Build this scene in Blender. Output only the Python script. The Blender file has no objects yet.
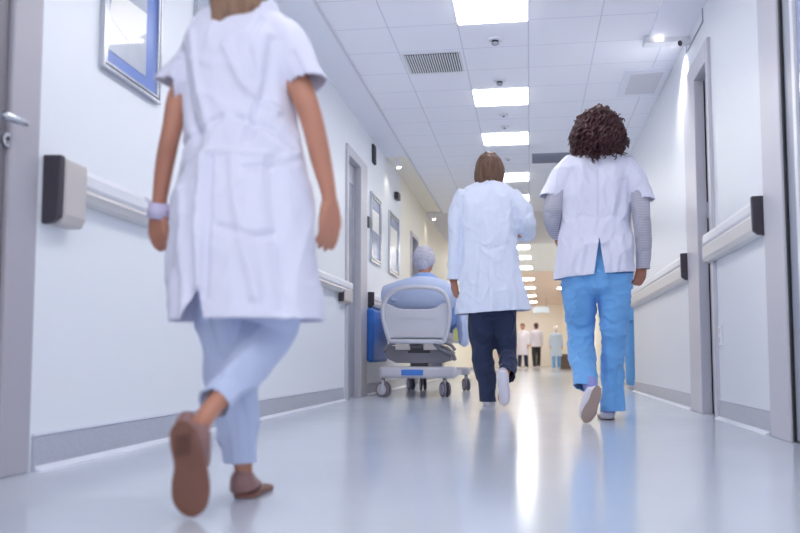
import bpy, bmesh, math, random
import numpy as np
from mathutils import Vector, Matrix, noise, Euler
random.seed(7); noise.seed_set(5)
V = Vector
S = bpy.context.scene
C = S.collection
# ------------------------------------------------------------------ camera
F, PX, PY, VX, VY, CAMH = 870.0, 400.0, 289.0, 530.0, 358.0, 0.34
_a, _b = (VX-PX)/F, -(VY-PY)/F
_n = math.sqrt(1+_a*_a+_b*_b)
psi = math.asin(_a/_n); th = math.asin(-_b/_n/math.cos(psi))
fw = V((-math.sin(psi)*math.cos(th), math.cos(psi)*math.cos(th), math.sin(th)))
rt = V((math.cos(psi), math.sin(psi), 0)); up = rt.cross(fw)
CAM = V((0, 0, CAMH))
cd = bpy.data.cameras.new('camera'); cam = bpy.data.objects.new('camera', cd); C.objects.link(cam)
m = Matrix((rt, up, -fw)).transposed().to_4x4(); m.translation = CAM
cam.matrix_world = m
cd.sensor_width = 36; cd.lens = F*36/800
cd.shift_y = (PY-266.5)/800
cd.clip_start = .05; cd.clip_end = 200
cd.dof.use_dof = True; cd.dof.focus_distance = 5.6; cd.dof.aperture_fstop = 2.4
S.camera = cam
# ------------------------------------------------------------------ world + exposure
w = bpy.data.worlds.new('world'); S.world = w; w.use_nodes = True
w.node_tree.nodes['Background'].inputs[0].default_value = (.92, .95, 1, 1)
w.node_tree.nodes['Background'].inputs[1].default_value = 1.0
S.view_settings.view_transform = 'Standard'; S.view_settings.look = 'None'
S.view_settings.exposure = 0.86; S.view_settings.gamma = 1
S.cycles.max_bounces = 16; S.cycles.diffuse_bounces = 12
LAMP = 9.0            # ceiling panel emission

def ray(x, y): return fw + rt*((x-PX)/F) - up*((y-PY)/F)
def atY(x, y, Y): d = ray(x, y); return CAM + d*(Y/d.y)
def depth(p): return (p-CAM).dot(fw)

# ------------------------------------------------------------------ materials
def lin(c): return tuple(((v/255)/12.92 if v/255 <= .04045 else ((v/255+.055)/1.055)**2.4) for v in c)
def mat(name, rgb, rough=.6, metal=0, bump=0, bscale=60, stretch=(1, 1, 1), vary=0, vscale=4, emit=0, spec=.5, sss=0, sheen=0, coat=0, wave=None):
    M = bpy.data.materials.new(name); M.use_nodes = True
    nt = M.node_tree; b = nt.nodes['Principled BSDF']; c = lin(rgb)+(1,)
    b.inputs['Base Color'].default_value = c; b.inputs['Roughness'].default_value = rough
    b.inputs['Metallic'].default_value = metal; b.inputs['Specular IOR Level'].default_value = spec
    b.inputs['Coat Weight'].default_value = coat
    if sss:
        b.inputs['Subsurface Weight'].default_value = sss; b.inputs['Subsurface Radius'].default_value = (.02, .008, .004)
    if sheen: b.inputs['Sheen Weight'].default_value = sheen; b.inputs['Sheen Roughness'].default_value = .5
    if emit:
        b.inputs['Emission Color'].default_value = c; b.inputs['Emission Strength'].default_value = emit
    if bump or vary or wave:
        tc = nt.nodes.new('ShaderNodeTexCoord'); mp = nt.nodes.new('ShaderNodeMapping')
        nt.links.new(tc.outputs['Object'], mp.inputs[0]); mp.inputs['Scale'].default_value = stretch
    if vary:
        n = nt.nodes.new('ShaderNodeTexNoise'); n.inputs['Scale'].default_value = vscale; n.inputs['Detail'].default_value = 4
        nt.links.new(mp.outputs[0], n.inputs['Vector'])
        r = nt.nodes.new('ShaderNodeValToRGB'); r.color_ramp.elements[0].position = .3; r.color_ramp.elements[1].position = .7
        r.color_ramp.elements[0].color = tuple(v*(1-vary) for v in c[:3])+(1,); r.color_ramp.elements[1].color = tuple(min(1, v*(1+vary)) for v in c[:3])+(1,)
        nt.links.new(n.outputs[0], r.inputs[0]); nt.links.new(r.outputs[0], b.inputs['Base Color'])
    if wave:   # (scale, rgb2, axis)
        wv = nt.nodes.new('ShaderNodeTexWave'); wv.inputs['Scale'].default_value = wave[0]; wv.bands_direction = wave[2]
        wv.inputs['Distortion'].default_value = .3
        nt.links.new(mp.outputs[0], wv.inputs['Vector'])
        r = nt.nodes.new('ShaderNodeMix'); r.data_type = 'RGBA'; r.inputs[6].default_value = c; r.inputs[7].default_value = lin(wave[1])+(1,)
        nt.links.new(wv.outputs['Fac'], r.inputs[0]); nt.links.new(r.outputs[2], b.inputs['Base Color'])
    if bump:
        n = nt.nodes.new('ShaderNodeTexNoise'); n.inputs['Scale'].default_value = bscale; n.inputs['Detail'].default_value = 3
        nt.links.new(mp.outputs[0], n.inputs['Vector'])
        bp = nt.nodes.new('ShaderNodeBump'); bp.inputs['Strength'].default_value = bump; bp.inputs['Distance'].default_value = .01
        nt.links.new(n.outputs[0], bp.inputs['Height']); nt.links.new(bp.outputs[0], b.inputs['Normal'])
    return M
M = {}
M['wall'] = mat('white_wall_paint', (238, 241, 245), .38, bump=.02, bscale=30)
M['wall_right'] = mat('shaded_wall_paint', (228, 231, 236), .38, bump=.02, bscale=30)  # same paint as the left wall, darkened: shade put into the colour
M['cream'] = mat('cream_wall_paint', (246, 240, 226), .5, bump=.02, bscale=30)
M['base'] = mat('grey_vinyl_skirting', (182, 185, 196), .35, vary=.08, vscale=90)
M['weld'] = mat('white_cove_strip', (228, 231, 240), .3)
M['frame'] = mat('pale_grey_steel_frame', (196, 194, 202), .35)
M['frame_left'] = mat('shaded_steel_frame', (178, 174, 182), .35)  # same steel as the other frames, with the near left door's shade in the colour
M['frame_dark'] = mat('mauve_grey_door', (120, 114, 122), .35, vary=.05, vscale=3)
M['door_grey'] = mat('grey_door_leaf', (156, 160, 172), .35)
M['brown'] = mat('brown_door', (120, 98, 84), .4)
M['gasket'] = mat('black_gasket', (22, 22, 30), .5)
M['cap'] = mat('charcoal_plastic', (62, 56, 66), .45)
M['rail'] = mat('white_rail_vinyl', (232, 232, 236), .32)
M['rail_low'] = mat('pale_beige_rail_vinyl', (214, 210, 208), .35)
M['beige'] = mat('beige_bracket', (200, 192, 188), .4)
M['chrome'] = mat('brushed_chrome', (205, 208, 214), .2, metal=1)
M['silver'] = mat('silver_frame', (190, 192, 200), .25, metal=.9)
M['glass'] = mat('pane_glass', (150, 155, 168), .08)
M['pane_lav'] = mat('lavender_glass_pane', (168, 178, 214), .12)
M['black'] = mat('black_plastic', (30, 30, 36), .4)
M['white_plastic'] = mat('white_plastic', (232, 232, 236), .4)
M['strip'] = mat('soffit_paint', (240, 241, 248), .6)
M['ceil_far'] = mat('far_beige_ceiling', (236, 218, 206), .8)
M['ceil_grey'] = mat('grey_ceiling_panel', (222, 220, 226), .8)
M['lamp'] = mat('lit_diffuser', (255, 253, 250), .5, emit=LAMP)
M['lampf'] = mat('lamp_bezel', (238, 238, 242), .5)
M['spot_glow'] = mat('lit_spot_lens', (255, 250, 240), .5, emit=3.5)
M['slot'] = mat('dark_vent_slot', (52, 52, 62), .7)
M['vent'] = mat('grey_vent', (160, 161, 174), .6)
M['skin'] = mat('skin', (188, 130, 106), .5, sss=.12, vary=.06, vscale=14, bump=.05, bscale=120)
M['skin_dark'] = mat('deeper_skin', (172, 112, 88), .5, sss=.1, vary=.05, vscale=14)
M['coat'] = mat('white_cotton_coat', (222, 221, 236), .8, bump=.75, bscale=11, stretch=(1.2, 1, .4), sheen=.15)
M['coat_cool'] = mat('cool_white_coat', (220, 227, 244), .8, bump=.9, bscale=11, stretch=(1.2, 1, .35), sheen=.15)
M['tunic'] = mat('white_tunic', (224, 224, 240), .8, bump=.7, bscale=11, stretch=(1.2, 1, .45), sheen=.15)
M['undersleeve'] = mat('striped_grey_jersey', (196, 194, 204), .85, wave=(36, (160, 158, 174), 'Z'))
M['blue'] = mat('sky_blue_scrub_cotton', (110, 170, 226), .8, bump=.9, bscale=12, stretch=(.8, 1, .8), sheen=.2)
M['lilac'] = mat('pale_blue_trouser_cotton', (192, 201, 228), .8, bump=.7, bscale=12, stretch=(1, 1, .5), sheen=.2)
M['navy'] = mat('navy_trouser', (34, 46, 78), .8, bump=.8, bscale=12, stretch=(1, 1, .5), sheen=.1)
M['gown'] = mat('blue_patient_gown', (138, 172, 226), .85, bump=.8, bscale=10, sheen=.2)
M['sheet'] = mat('pale_blue_sheet', (196, 208, 236), .85, bump=.7, bscale=8)
M['cap_net'] = mat('grey_white_cap', (196, 194, 208), .8, bump=.6, bscale=60)
M['shoe'] = mat('mauve_leather', (150, 112, 108), .42, vary=.06, vscale=12)
M['sole'] = mat('brown_rubber_sole', (126, 84, 70), .55, vary=.1, vscale=12)
M['groove'] = mat('dark_sole_groove', (92, 60, 52), .6)
M['white_shoe'] = mat('white_clog', (226, 222, 230), .45)
M['tan_sole'] = mat('tan_shoe_sole', (172, 150, 140), .55)
M['sock'] = mat('lavender_sock', (150, 150, 208), .85)
M['hair_br'] = mat('brown_hair', (104, 74, 58), .45, bump=.6, bscale=26, stretch=(5, 5, .4), vary=.3, vscale=16)
M['hair_bl'] = mat('dark_blonde_hair', (140, 106, 84), .45, bump=.6, bscale=26, stretch=(5, 5, .5), vary=.3, vscale=14)
M['hair_dk'] = mat('dark_auburn_curls', (72, 38, 42), .4, vary=.35, vscale=20)
M['eye'] = mat('eye_white', (235, 235, 235), .2)
M['iris'] = mat('iris', (60, 42, 30), .2)
M['lip'] = mat('lips', (176, 100, 96), .5)
M['wrist'] = mat('lavender_wristband', (206, 198, 226), .7)
M['bed'] = mat('bed_plastic', (206, 206, 216), .4)
M['bed_grey'] = mat('bed_mechanism_grey', (120, 118, 128), .5)
M['bed_light'] = mat('bed_base_plastic', (204, 202, 210), .4)
M['tag'] = mat('bright_blue_label', (70, 130, 215), .4)
M['bluepanel'] = mat('bright_blue_plastic', (52, 118, 205), .45, vary=.1, vscale=3)
M['yellow'] = mat('yellow_tag', (220, 218, 130), .5)
M['tyre'] = mat('grey_castor_tyre', (138, 130, 142), .5)

# ------------------------------------------------------------------ object helpers
def setp(o, label=None, cat=None, group=None, kind=None):
    if label: o['label'] = label
    if cat: o['category'] = cat
    if group: o['group'] = group
    if kind: o['kind'] = kind
    return o
def thing(name, loc, label, cat, group=None, rz=0):
    o = bpy.data.objects.new(name, None); C.objects.link(o); o.location = loc; o.rotation_euler.z = rz
    o.empty_display_size = .1
    return setp(o, label, cat, group)
def wloc(p):
    r = V((0, 0, 0))
    while p: r = r + p.location; p = p.parent
    return r
def link(name, bm, material, parent=None, smooth=False, world=True):
    """bm in world coordinates; stored relative to the parent's base"""
    me = bm if isinstance(bm, bpy.types.Mesh) else None
    if me is None:
        me = bpy.data.meshes.new(name); bm.normal_update(); bm.to_mesh(me); bm.free()
    if parent and world:
        me.transform(Matrix.Translation(-wloc(parent)))
    mats = material if isinstance(material, list) else [material]
    me.materials.clear()
    for k in mats: me.materials.append(M[k])
    if smooth:
        me.polygons.foreach_set('use_smooth', [True]*len(me.polygons))
    o = bpy.data.objects.new(name, me); C.objects.link(o)
    if parent: o.parent = parent
    return o
def struct(name, bm, material, parent=None):
    o = link(name, bm, material, parent)
    if not parent: o['kind'] = 'structure'
    return o
def bevel(o, wd=.004, seg=2):
    md = o.modifiers.new('bevel', 'BEVEL'); md.width = wd; md.segments = seg; md.limit_method = 'ANGLE'; md.angle_limit = math.radians(40)
    return o
def box(x0, x1, y0, y1, z0, z1, bm=None, mi=0):
    bm = bm or bmesh.new()
    v = [bm.verts.new((x, y, z)) for x in (x0, x1) for y in (y0, y1) for z in (z0, z1)]
    for f in ((0, 1, 3, 2), (4, 6, 7, 5), (0, 4, 5, 1), (2, 3, 7, 6), (0, 2, 6, 4), (1, 5, 7, 3)):
        fc = bm.faces.new([v[i] for i in f]); fc.material_index = mi
    bmesh.ops.recalc_face_normals(bm, faces=bm.faces)
    return bm
def prism_y(profile, y0, y1, bm=None):
    """profile of (x,z) extruded along Y"""
    bm = bm or bmesh.new()
    a = [bm.verts.new((x, y0, z)) for x, z in profile]; b = [bm.verts.new((x, y1, z)) for x, z in profile]
    n = len(a)
    for i in range(n): bm.faces.new((a[i], a[(i+1) % n], b[(i+1) % n], b[i]))
    bm.faces.new(a); bm.faces.new(list(reversed(b)))
    bmesh.ops.recalc_face_normals(bm, faces=bm.faces)
    return bm
def cyl(p0, p1, r0, r1=None, n=20, bm=None):
    bm = bm or bmesh.new(); r1 = r0 if r1 is None else r1
    p0, p1 = V(p0), V(p1); t = (p1-p0).normalized(); s = t.orthogonal().normalized(); d = t.cross(s)
    a = []; b = []
    for i in range(n):
        an = 2*math.pi*i/n; o = s*math.cos(an)+d*math.sin(an)
        a.append(bm.verts.new(p0+o*r0)); b.append(bm.verts.new(p1+o*r1))
    for i in range(n): bm.faces.new((a[i], a[(i+1) % n], b[(i+1) % n], b[i]))
    bm.faces.new(a); bm.faces.new(list(reversed(b)))
    bmesh.ops.recalc_face_normals(bm, faces=bm.faces)
    return bm
def ell(c, r, rot=None, bm=None, u=24, v=16):
    bm = bm or bmesh.new()
    mt = Matrix.Translation(V(c)) @ (rot.to_matrix().to_4x4() if rot else Matrix()) @ Matrix.Diagonal((r[0], r[1], r[2], 1))
    bmesh.ops.create_uvsphere(bm, u_segments=u, v_segments=v, radius=1, matrix=mt)
    return bm
def catmull(pts, sub=4):
    out = []
    n = len(pts)
    for i in range(n-1):
        p0, p1, p2, p3 = pts[max(i-1, 0)], pts[i], pts[i+1], pts[min(i+2, n-1)]
        for k in range(sub):
            t = k/sub
            out.append(.5*((2*p1)+(-p0+p2)*t+(2*p0-5*p1+4*p2-p3)*t*t+(-p0+3*p1-3*p2+p3)*t**3))
    out.append(pts[-1]); return out
def tube(rings, bm=None, n=24, sub=4, ex=2.0, round_caps=True, cap=True):
    """rings: (world centre, half width, half depth)"""
    bm = bm or bmesh.new()
    arr = [np.array([*r[0], r[1], r[2]]) for r in rings]
    if len(arr) > 2: arr = catmull(arr, sub)
    P = [V(a[:3]) for a in arr]; N = len(P)
    prev = None; first = last = None
    for i in range(N):
        t = (P[min(i+1, N-1)]-P[max(i-1, 0)]).normalized()
        if abs(t.y) < .85: d = (V((0, 1, 0))-t*t.y).normalized(); s = d.cross(t).normalized()
        else: s = (V((1, 0, 0))-t*t.x).normalized(); d = t.cross(s).normalized()
        if prev is not None and s.dot(prev) < 0: s = -s; d = -d
        prev = s
        ra, rb = max(arr[i][3], .001), max(arr[i][4], .001)
        ring = []
        for k in range(n):
            an = 2*math.pi*k/n; c, sn = math.cos(an), math.sin(an)
            cx = math.copysign(abs(c)**(2/ex), c); sx = math.copysign(abs(sn)**(2/ex), sn)
            ring.append(bm.verts.new(P[i]+s*(cx*ra)+d*(sx*rb)))
        if last:
            for k in range(n): bm.faces.new((last[k], last[(k+1) % n], ring[(k+1) % n], ring[k]))
        else: first = ring
        last = ring
    if cap:
        for ring, i, j in ((first, 0, 1), (last, N-1, N-2)):
            t = (P[i]-P[j]).normalized(); h = min(arr[i][3], arr[i][4])*.5 if round_caps else 0
            c = bm.verts.new(P[i]+t*h)
            for k in range(n): bm.faces.new((ring[k], ring[(k+1) % n], c))
    bmesh.ops.recalc_face_normals(bm, faces=bm.faces)
    return bm
_tmp = 0
def fuse(parts, voxel=.006, smooth=4):
    """union of overlapping closed shapes into one continuous mesh"""
    me = bpy.data.meshes.new('t'); bm = bmesh.new()
    for p in parts:
        q = bpy.data.meshes.new('q'); p.to_mesh(q); p.free(); bm.from_mesh(q); bpy.data.meshes.remove(q)
    bm.to_mesh(me); bm.free()
    o = bpy.data.objects.new('t', me); C.objects.link(o)
    r = o.modifiers.new('r', 'REMESH'); r.mode = 'VOXEL'; r.voxel_size = voxel
    if smooth:
        s = o.modifiers.new('s', 'SMOOTH'); s.factor = .5; s.iterations = smooth
    dg = bpy.context.evaluated_depsgraph_get()
    out = bpy.data.meshes.new_from_object(o.evaluated_get(dg))
    bpy.data.objects.remove(o); bpy.data.meshes.remove(me)
    return out
def vnoise(p): return noise.noise(p)
def displace(me, folds=(), nz=(), side=-1):
    """folds: (list of (x,z) points, amplitude, width[, side]) pressed into the cloth where it lies; nz: (amp, freq, zstretch, seed)"""
    nv = len(me.vertices); co = np.empty(nv*3); me.vertices.foreach_get('co', co); co = co.reshape(-1, 3)
    nr = np.empty(nv*3); me.vertices.foreach_get('normal', nr); nr = nr.reshape(-1, 3)
    dsp = np.zeros(nv)
    for f in folds:
        pts, amp, wd = f[:3]; sd = f[3] if len(f) > 3 else side
        best = np.full(nv, 1e9)
        q = co[:, [0, 2]]
        for a, b in zip(pts[:-1], pts[1:]):
            a = np.array(a); b = np.array(b); ab = b-a; L = ab@ab
            t = np.clip(((q-a)@ab)/L, 0, 1); dd = np.linalg.norm(q-(a+t[:, None]*ab), axis=1)
            best = np.minimum(best, dd)
        wgt = np.clip(nr[:, 1]*sd*2, 0, 1)
        dsp += amp*np.exp(-(best/wd)**2)*wgt
    for q in nz:
        amp, fr, zs, seed = q[:4]
        for i in range(nv):
            p = V((co[i, 0]*fr+seed, co[i, 1]*fr, co[i, 2]*fr*zs))
            if len(q) > 4:      # creases: narrow ridges that wander over the cloth
                r_ = p*.7; p += V((noise.noise(r_+V((9, 0, 0))), noise.noise(r_+V((0, 17, 0))), noise.noise(r_+V((0, 0, 31)))))*q[4]
                v = 1-abs(noise.noise(p))*3.2
                dsp[i] += amp*(max(0, v)**1.5-.25)
            else: dsp[i] += amp*noise.noise(p)
    co = co+nr*dsp[:, None]
    me.vertices.foreach_set('co', co.ravel()); me.update()
def cut(me, cuts):
    """cuts: (point, outward normal, centre, radius): open the cloth beyond the plane"""
    bm = bmesh.new(); bm.from_mesh(me)
    for q in cuts:
        p, n, c, r = q[:4]; lim = q[4] if len(q) > 4 else None
        vs = [v for v in bm.verts if (v.co-c).length < r and (lim is None or (v.co.x-lim[0])*lim[1] > 0)]; sv = set(vs)
        es = [e for e in bm.edges if e.verts[0] in sv and e.verts[1] in sv]
        fs = [f for f in bm.faces if all(v in sv for v in f.verts)]
        bmesh.ops.bisect_plane(bm, geom=vs+es+fs, plane_co=p, plane_no=n, clear_outer=True)
    bm.to_mesh(me); bm.free(); return me
def cloth(name, parts, material, parent, voxel=.008, smooth=6, folds=(), nz=(), cuts=(), thick=.004):
    me = fuse(parts, voxel, smooth)
    displace(me, folds, nz)
    if cuts: cut(me, cuts)
    o = link(name, me, material, parent, smooth=True)
    if thick:
        s = o.modifiers.new('cloth', 'SOLIDIFY'); s.thickness = thick; s.offset = -1
    return o

# ------------------------------------------------------------------ the corridor
XL, XR, ZC = -1.485, 1.055, 2.46
YB = -2.4; YE = 34.8; YC = 9.15      # end wall; corner where the right wall stops
fl = struct('floor', box(-2.2, 3.2, YB, YE+.2, -.1, 0), 'wall')
FM = bpy.data.materials.new('glossy_vinyl_floor'); FM.use_nodes = True; nt = FM.node_tree; b = nt.nodes['Principled BSDF']
tc = nt.nodes.new('ShaderNodeTexCoord'); n1 = nt.nodes.new('ShaderNodeTexNoise'); n1.inputs['Scale'].default_value = 1.3; n1.inputs['Detail'].default_value = 3
nt.links.new(tc.outputs['Object'], n1.inputs['Vector'])
r1 = nt.nodes.new('ShaderNodeValToRGB'); r1.color_ramp.elements[0].color = lin((198, 205, 216))+(1,); r1.color_ramp.elements[1].color = lin((212, 218, 228))+(1,)
nt.links.new(n1.outputs[0], r1.inputs[0]); nt.links.new(r1.outputs[0], b.inputs['Base Color'])
n2 = nt.nodes.new('ShaderNodeTexNoise'); n2.inputs['Scale'].default_value = 5; n2.inputs['Detail'].default_value = 4
nt.links.new(tc.outputs['Object'], n2.inputs['Vector'])
mr = nt.nodes.new('ShaderNodeMapRange'); mr.inputs['To Min'].default_value = .14; mr.inputs['To Max'].default_value = .17
nt.links.new(n2.outputs[0], mr.inputs[0]); nt.links.new(mr.outputs[0], b.inputs['Roughness'])
n3 = nt.nodes.new('ShaderNodeTexNoise'); n3.inputs['Scale'].default_value = 2.2
bp = nt.nodes.new('ShaderNodeBump'); bp.inputs['Strength'].default_value = .0; bp.inputs['Distance'].default_value = .01
nt.links.new(tc.outputs['Object'], n3.inputs['Vector']); nt.links.new(n3.outputs[0], bp.inputs['Height'])
b.inputs['Specular IOR Level'].default_value = .8
fl.data.materials.clear(); fl.data.materials.append(FM)

# tiled ceiling: 0.4475 m wide, 0.455 m deep
TX, TY, TY0 = .4475, .455, 5.38
CMt = bpy.data.materials.new('ceiling_tiles'); CMt.use_nodes = True; nt = CMt.node_tree; b = nt.nodes['Principled BSDF']
tc = nt.nodes.new('ShaderNodeTexCoord'); sx = nt.nodes.new('ShaderNodeSeparateXYZ'); nt.links.new(tc.outputs['Object'], sx.inputs[0])
def mth(op, a, bv=None, nt=nt):
    n = nt.nodes.new('ShaderNodeMath'); n.operation = op
    for i, q in enumerate((a, bv)):
        if q is None: continue
        if isinstance(q, (int, float)): n.inputs[i].default_value = q
        else: nt.links.new(q, n.inputs[i])
    return n.outputs[0]
def line(coord, size, off):
    q = mth('FRACT', mth('DIVIDE', mth('SUBTRACT', coord, off-50*size), size))
    q = mth('MINIMUM', q, mth('SUBTRACT', 1.0, q))
    return mth('LESS_THAN', q, .009)
ln = mth('MAXIMUM', line(sx.outputs[0], TX, .015), line(sx.outputs[1], TY, TY0))
mx = nt.nodes.new('ShaderNodeMix'); mx.data_type = 'RGBA'; mx.inputs[6].default_value = lin((249, 249, 254))+(1,); mx.inputs[7].default_value = lin((222, 223, 235))+(1,)
nt.links.new(ln, mx.inputs[0]); nt.links.new(mx.outputs[2], b.inputs['Base Color']); b.inputs['Roughness'].default_value = .85
bp = nt.nodes.new('ShaderNodeBump'); bp.inputs['Distance'].default_value = .004; bp.invert = True; bp.inputs['Strength'].default_value = .5
nt.links.new(ln, bp.inputs['Height']); nt.links.new(bp.outputs[0], b.inputs['Normal'])
M['tiles'] = CMt
struct('ceiling', box(-1.235, 3.2, YB, 12.6, ZC, ZC+.1), 'tiles')
struct('trim_1', box(-1.6, -1.25, YB, 8.9, ZC-.012, ZC+.1), 'strip')
struct('trim_2', box(-1.6, -1.25, 8.9, 12.6, ZC+.02, ZC+.1), 'cream')
struct('trim_3', box(-1.25, -1.235, YB, 12.6, ZC-.014, ZC+.05), 'ceil_grey')
struct('trim_4', box(-1.5, 3.2, 12.6, 16.2, ZC-.004, ZC+.1), 'ceil_grey')
o = struct('trim_5', box(-1.5, 3.2, 16.2, 21.5, ZC, ZC+.1), 'wall')
o = struct('trim_6', box(-1.5, 3.2, 21.5, YE, ZC-.004, ZC+.1), 'ceil_far')

# walls with their door openings
def wall_with_doors(name, x0, x1, y0, y1, doors, mt, top=ZC+.1):
    bm = bmesh.new(); y = y0
    for a, b_, h in doors:
        box(x0, x1, y, a, 0, top, bm); box(x0, x1, a, b_, h, top, bm); y = b_
    box(x0, x1, y, y1, 0, top, bm)
    return struct(name, bm, mt)
wall_with_doors('wall_left', XL-.2, XL, YB, 10.05, [(1.35, 2.33, 2.05), (6.98, 7.52, 2.03)], 'wall')
wall_with_doors('wall_left_far', XL-.2, XL, 10.05, YE, [(10.9, 11.5, 1.92)], 'cream')
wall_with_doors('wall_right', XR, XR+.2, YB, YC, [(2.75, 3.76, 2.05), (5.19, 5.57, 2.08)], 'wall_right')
struct('wall_right_recess', box(2.4, 2.6, YC-.2, 12.2, 0, ZC+.1), 'wall')
struct('wall_right_return', box(XR+.2, 2.6, YC-.2, YC, 0, ZC+.1), 'wall')
struct('wall_right_far', box(1.28, 2.6, 12.0, YE, 0, ZC+.1), 'cream')
M['endw'] = mat('off_white_end_wall', (246, 242, 236), .5)
struct('wall_end', box(-1.7, 2.6, YE, YE+.2, 0, ZC+.1), 'endw')
def skirt(name, x0, sgn, spans):
    bm = bmesh.new()
    for a, b_ in spans:
        prism_y([(x0, 0), (x0+sgn*.016, 0), (x0+sgn*.010, .02), (x0+sgn*.006, .102), (x0, .105)], a, b_, bm)
    o = struct(name, bm, 'base')
    bm = bmesh.new()
    for a, b_ in spans:
        prism_y([(x0, .105), (x0+sgn*.008, .105), (x0+sgn*.008, .113), (x0, .113)], a, b_, bm)
        prism_y([(x0+sgn*.016, 0), (x0+sgn*.034, 0), (x0+sgn*.034, .003), (x0+sgn*.014, .016)], a, b_, bm)
    return bm
bl = skirt('baseboard_left', XL, 1, [(YB, 1.2), (2.45, 6.86), (7.82, 10.8), (11.6, YE)])
struct('trim_7', bl, 'weld')
bl = skirt('baseboard_right', XR, -1, [(YB, 2.6), (4.07, 5.12), (5.95, YC)])
struct('trim_8', bl, 'weld')

# doors (each: frame, leaf, hardware)
def door(name, xw, sgn, y0, y1, h, cn, cf, leaf, fm='frame', proud=.02, rec=.07, ct=.1):
    """xw wall face, sgn direction to the corridor, casing widths near/far"""
    e = bpy.data.objects.new(name, None); C.objects.link(e); e.location = (xw, (y0+y1)/2, 0); e['kind'] = 'structure'
    bm = bmesh.new(); a, b_ = xw-sgn*.12, xw+sgn*proud
    lo, hi = min(a, b_), max(a, b_)
    box(lo, hi, y0-cn, y0+.004, 0, h+ct, bm); box(lo, hi, y1-.004, y1+cf, 0, h+ct, bm); box(lo, hi, y0+.004, y1-.004, h-.004, h+ct, bm)
    bevel(link('door_frame', bm, fm, e), .005)
    x = xw-sgn*rec
    bevel(link('door_leaf', box(min(x, x-sgn*.045), max(x, x-sgn*.045), y0+.008, y1-.008, .008, h-.01), leaf, e), .003)
    return e, x
d1, x1 = door('door_1', XL, 1, 1.35, 2.285, 2.05, .12, .145, 'frame_dark', fm='frame_left', proud=.008, rec=.006)
# lever handle of the near door
hp = V((x1, 2.205, 1.015))
bm = cyl(hp, hp+V((.012, 0, 0)), .026); cyl(hp, hp+V((.05, 0, 0)), .010, bm=bm)
tube([(hp+V((.05, -.016, 0)), .014, .013), (hp+V((.056, .03, -.001)), .014, .012), (hp+V((.054, .06, .002)), .015, .011), (hp+V((.050, .085, .003)), .014, .010)], bm, n=14)
link('door_handle', bm, 'chrome', d1, smooth=False)
q = hp+V((0, .065, -.05)); bm = cyl(q, q+V((.011, 0, 0)), .021)
kp = link('lock_plate', bm, 'chrome', d1)
link('keyhole', cyl(q+V((.011, 0, .004)), q+V((.013, 0, .004)), .007, bm=cyl(q+V((.011, 0, -.008)), q+V((.013, 0, -.008)), .003)), 'black', kp)
d2, x2 = door('door_2', XL, 1, 6.98, 7.50, 2.03, .06, .30, 'door_grey', rec=.035, ct=.08)
o = link('vision_panel', box(x2-.001, x2+.006, 7.08, 7.40, .95, 1.85), 'glass', d2)
link('door_handle', cyl((x2, 7.05, .92), (x2+.05, 7.05, .92), .01, bm=cyl((x2+.045, 7.04, .92), (x2+.045, 7.16, .92), .009)), 'chrome', d2)
d3, x3 = door('door_3', XL, 1, 10.9, 11.5, 1.9, .05, .05, 'brown', rec=.05, ct=.05)
d4, x4 = door('door_4', XR, -1, 2.75, 3.74, 2.05, .12, .29, 'door_grey', rec=.0, ct=.1)
link('gasket', box(XR-.010, XR+.03, 3.715, 3.744, 0.004, 2.05), 'gasket', d4)
link('leaf_edge_trim', box(XR-.012, XR+.015, 3.54, 3.58, .02, 2.03), 'rail', d4)
link('vision_panel', box(XR-.006, XR+.015, 3.0, 3.5, .3, 1.95), 'pane_lav', d4)
link('door_handle', cyl((XR+.02, 3.3, 1.03), (XR-.05, 3.3, 1.03), .01, bm=cyl((XR-.045, 3.31, 1.03), (XR-.045, 3.18, 1.03), .010)), 'chrome', d4)
d5, x5 = door('door_5', XR, -1, 5.19, 5.56, 2.08, .06, .37, 'door_grey', rec=.045, ct=.12)
link('gasket', box(x5-.006, x5+.004, 5.545, 5.56, 0.004, 2.07), 'gasket', d5)
link('door_handle', cyl((x5, 5.25, 1.02), (x5-.05, 5.25, 1.02), .009, bm=cyl((x5-.045, 5.24, 1.02), (x5-.045, 5.33, 1.02), .008)), 'chrome', d5)
link('hinge', box(x5-.012, x5+.002, 5.53, 5.55, 1.2, 1.3), 'chrome', d5)

# ------------------------------------------------------------------ ceiling lights
rows = [-23, -20, -16, -13, -9, -6, -2, 0-0]
ks = []
def add_lamp(y0, y1, x0, x1, label, grp='lit ceiling panels', kind='tile'):
    t = thing('ceiling_light', ((x0+x1)/2, (y0+y1)/2, ZC), label, 'light', grp)
    bm = bmesh.new(); z = ZC
    box(x0, x1, y0, y1, z-.006, z+.0, bm)
    link('bezel', bm, 'lampf', t)
    link('diffuser', box(x0+.010, x1-.010, y0+.010, y1-.010, z-.011, z-.0055), 'lamp', t)
    return t
seq = []; k = -1; st = [4, 3]; i = 0
vis = {-14: 'lit square ceiling panel behind the camera, farthest back of all', -11: 'lit square ceiling panel straight above the camera',
       -7: 'lit square ceiling panel above the nearest woman, second past the camera', -4: 'lit square ceiling panel just beyond the nearest woman, above the top edge',
       -1: 'lit square ceiling panel nearest the camera, cut by the top edge', 3: 'lit square ceiling panel just behind the two dome detectors',
       6: 'lit square ceiling panel third from the camera', 10: 'lit square ceiling panel right above the brown bobbed hair, fourth from the camera',
       13: 'lit square ceiling panel partly behind the brown bobbed hair, level with its right side'}
kk = [-14, -11, -7, -4, -1, 3, 6, 10, 13]
for k in kk:
    add_lamp(TY0+TY*k, TY0+TY*(k+1), -.4325, .015, vis.get(k, 'lit square ceiling panel above and behind the camera'))
far = [(16.44, 'nearest'), (18.16, 'second'), (20.3, 'third'), (23.3, 'fourth'), (26.3, 'fifth'), (29.6, 'sixth'), (33.0, 'farthest')]
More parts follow.
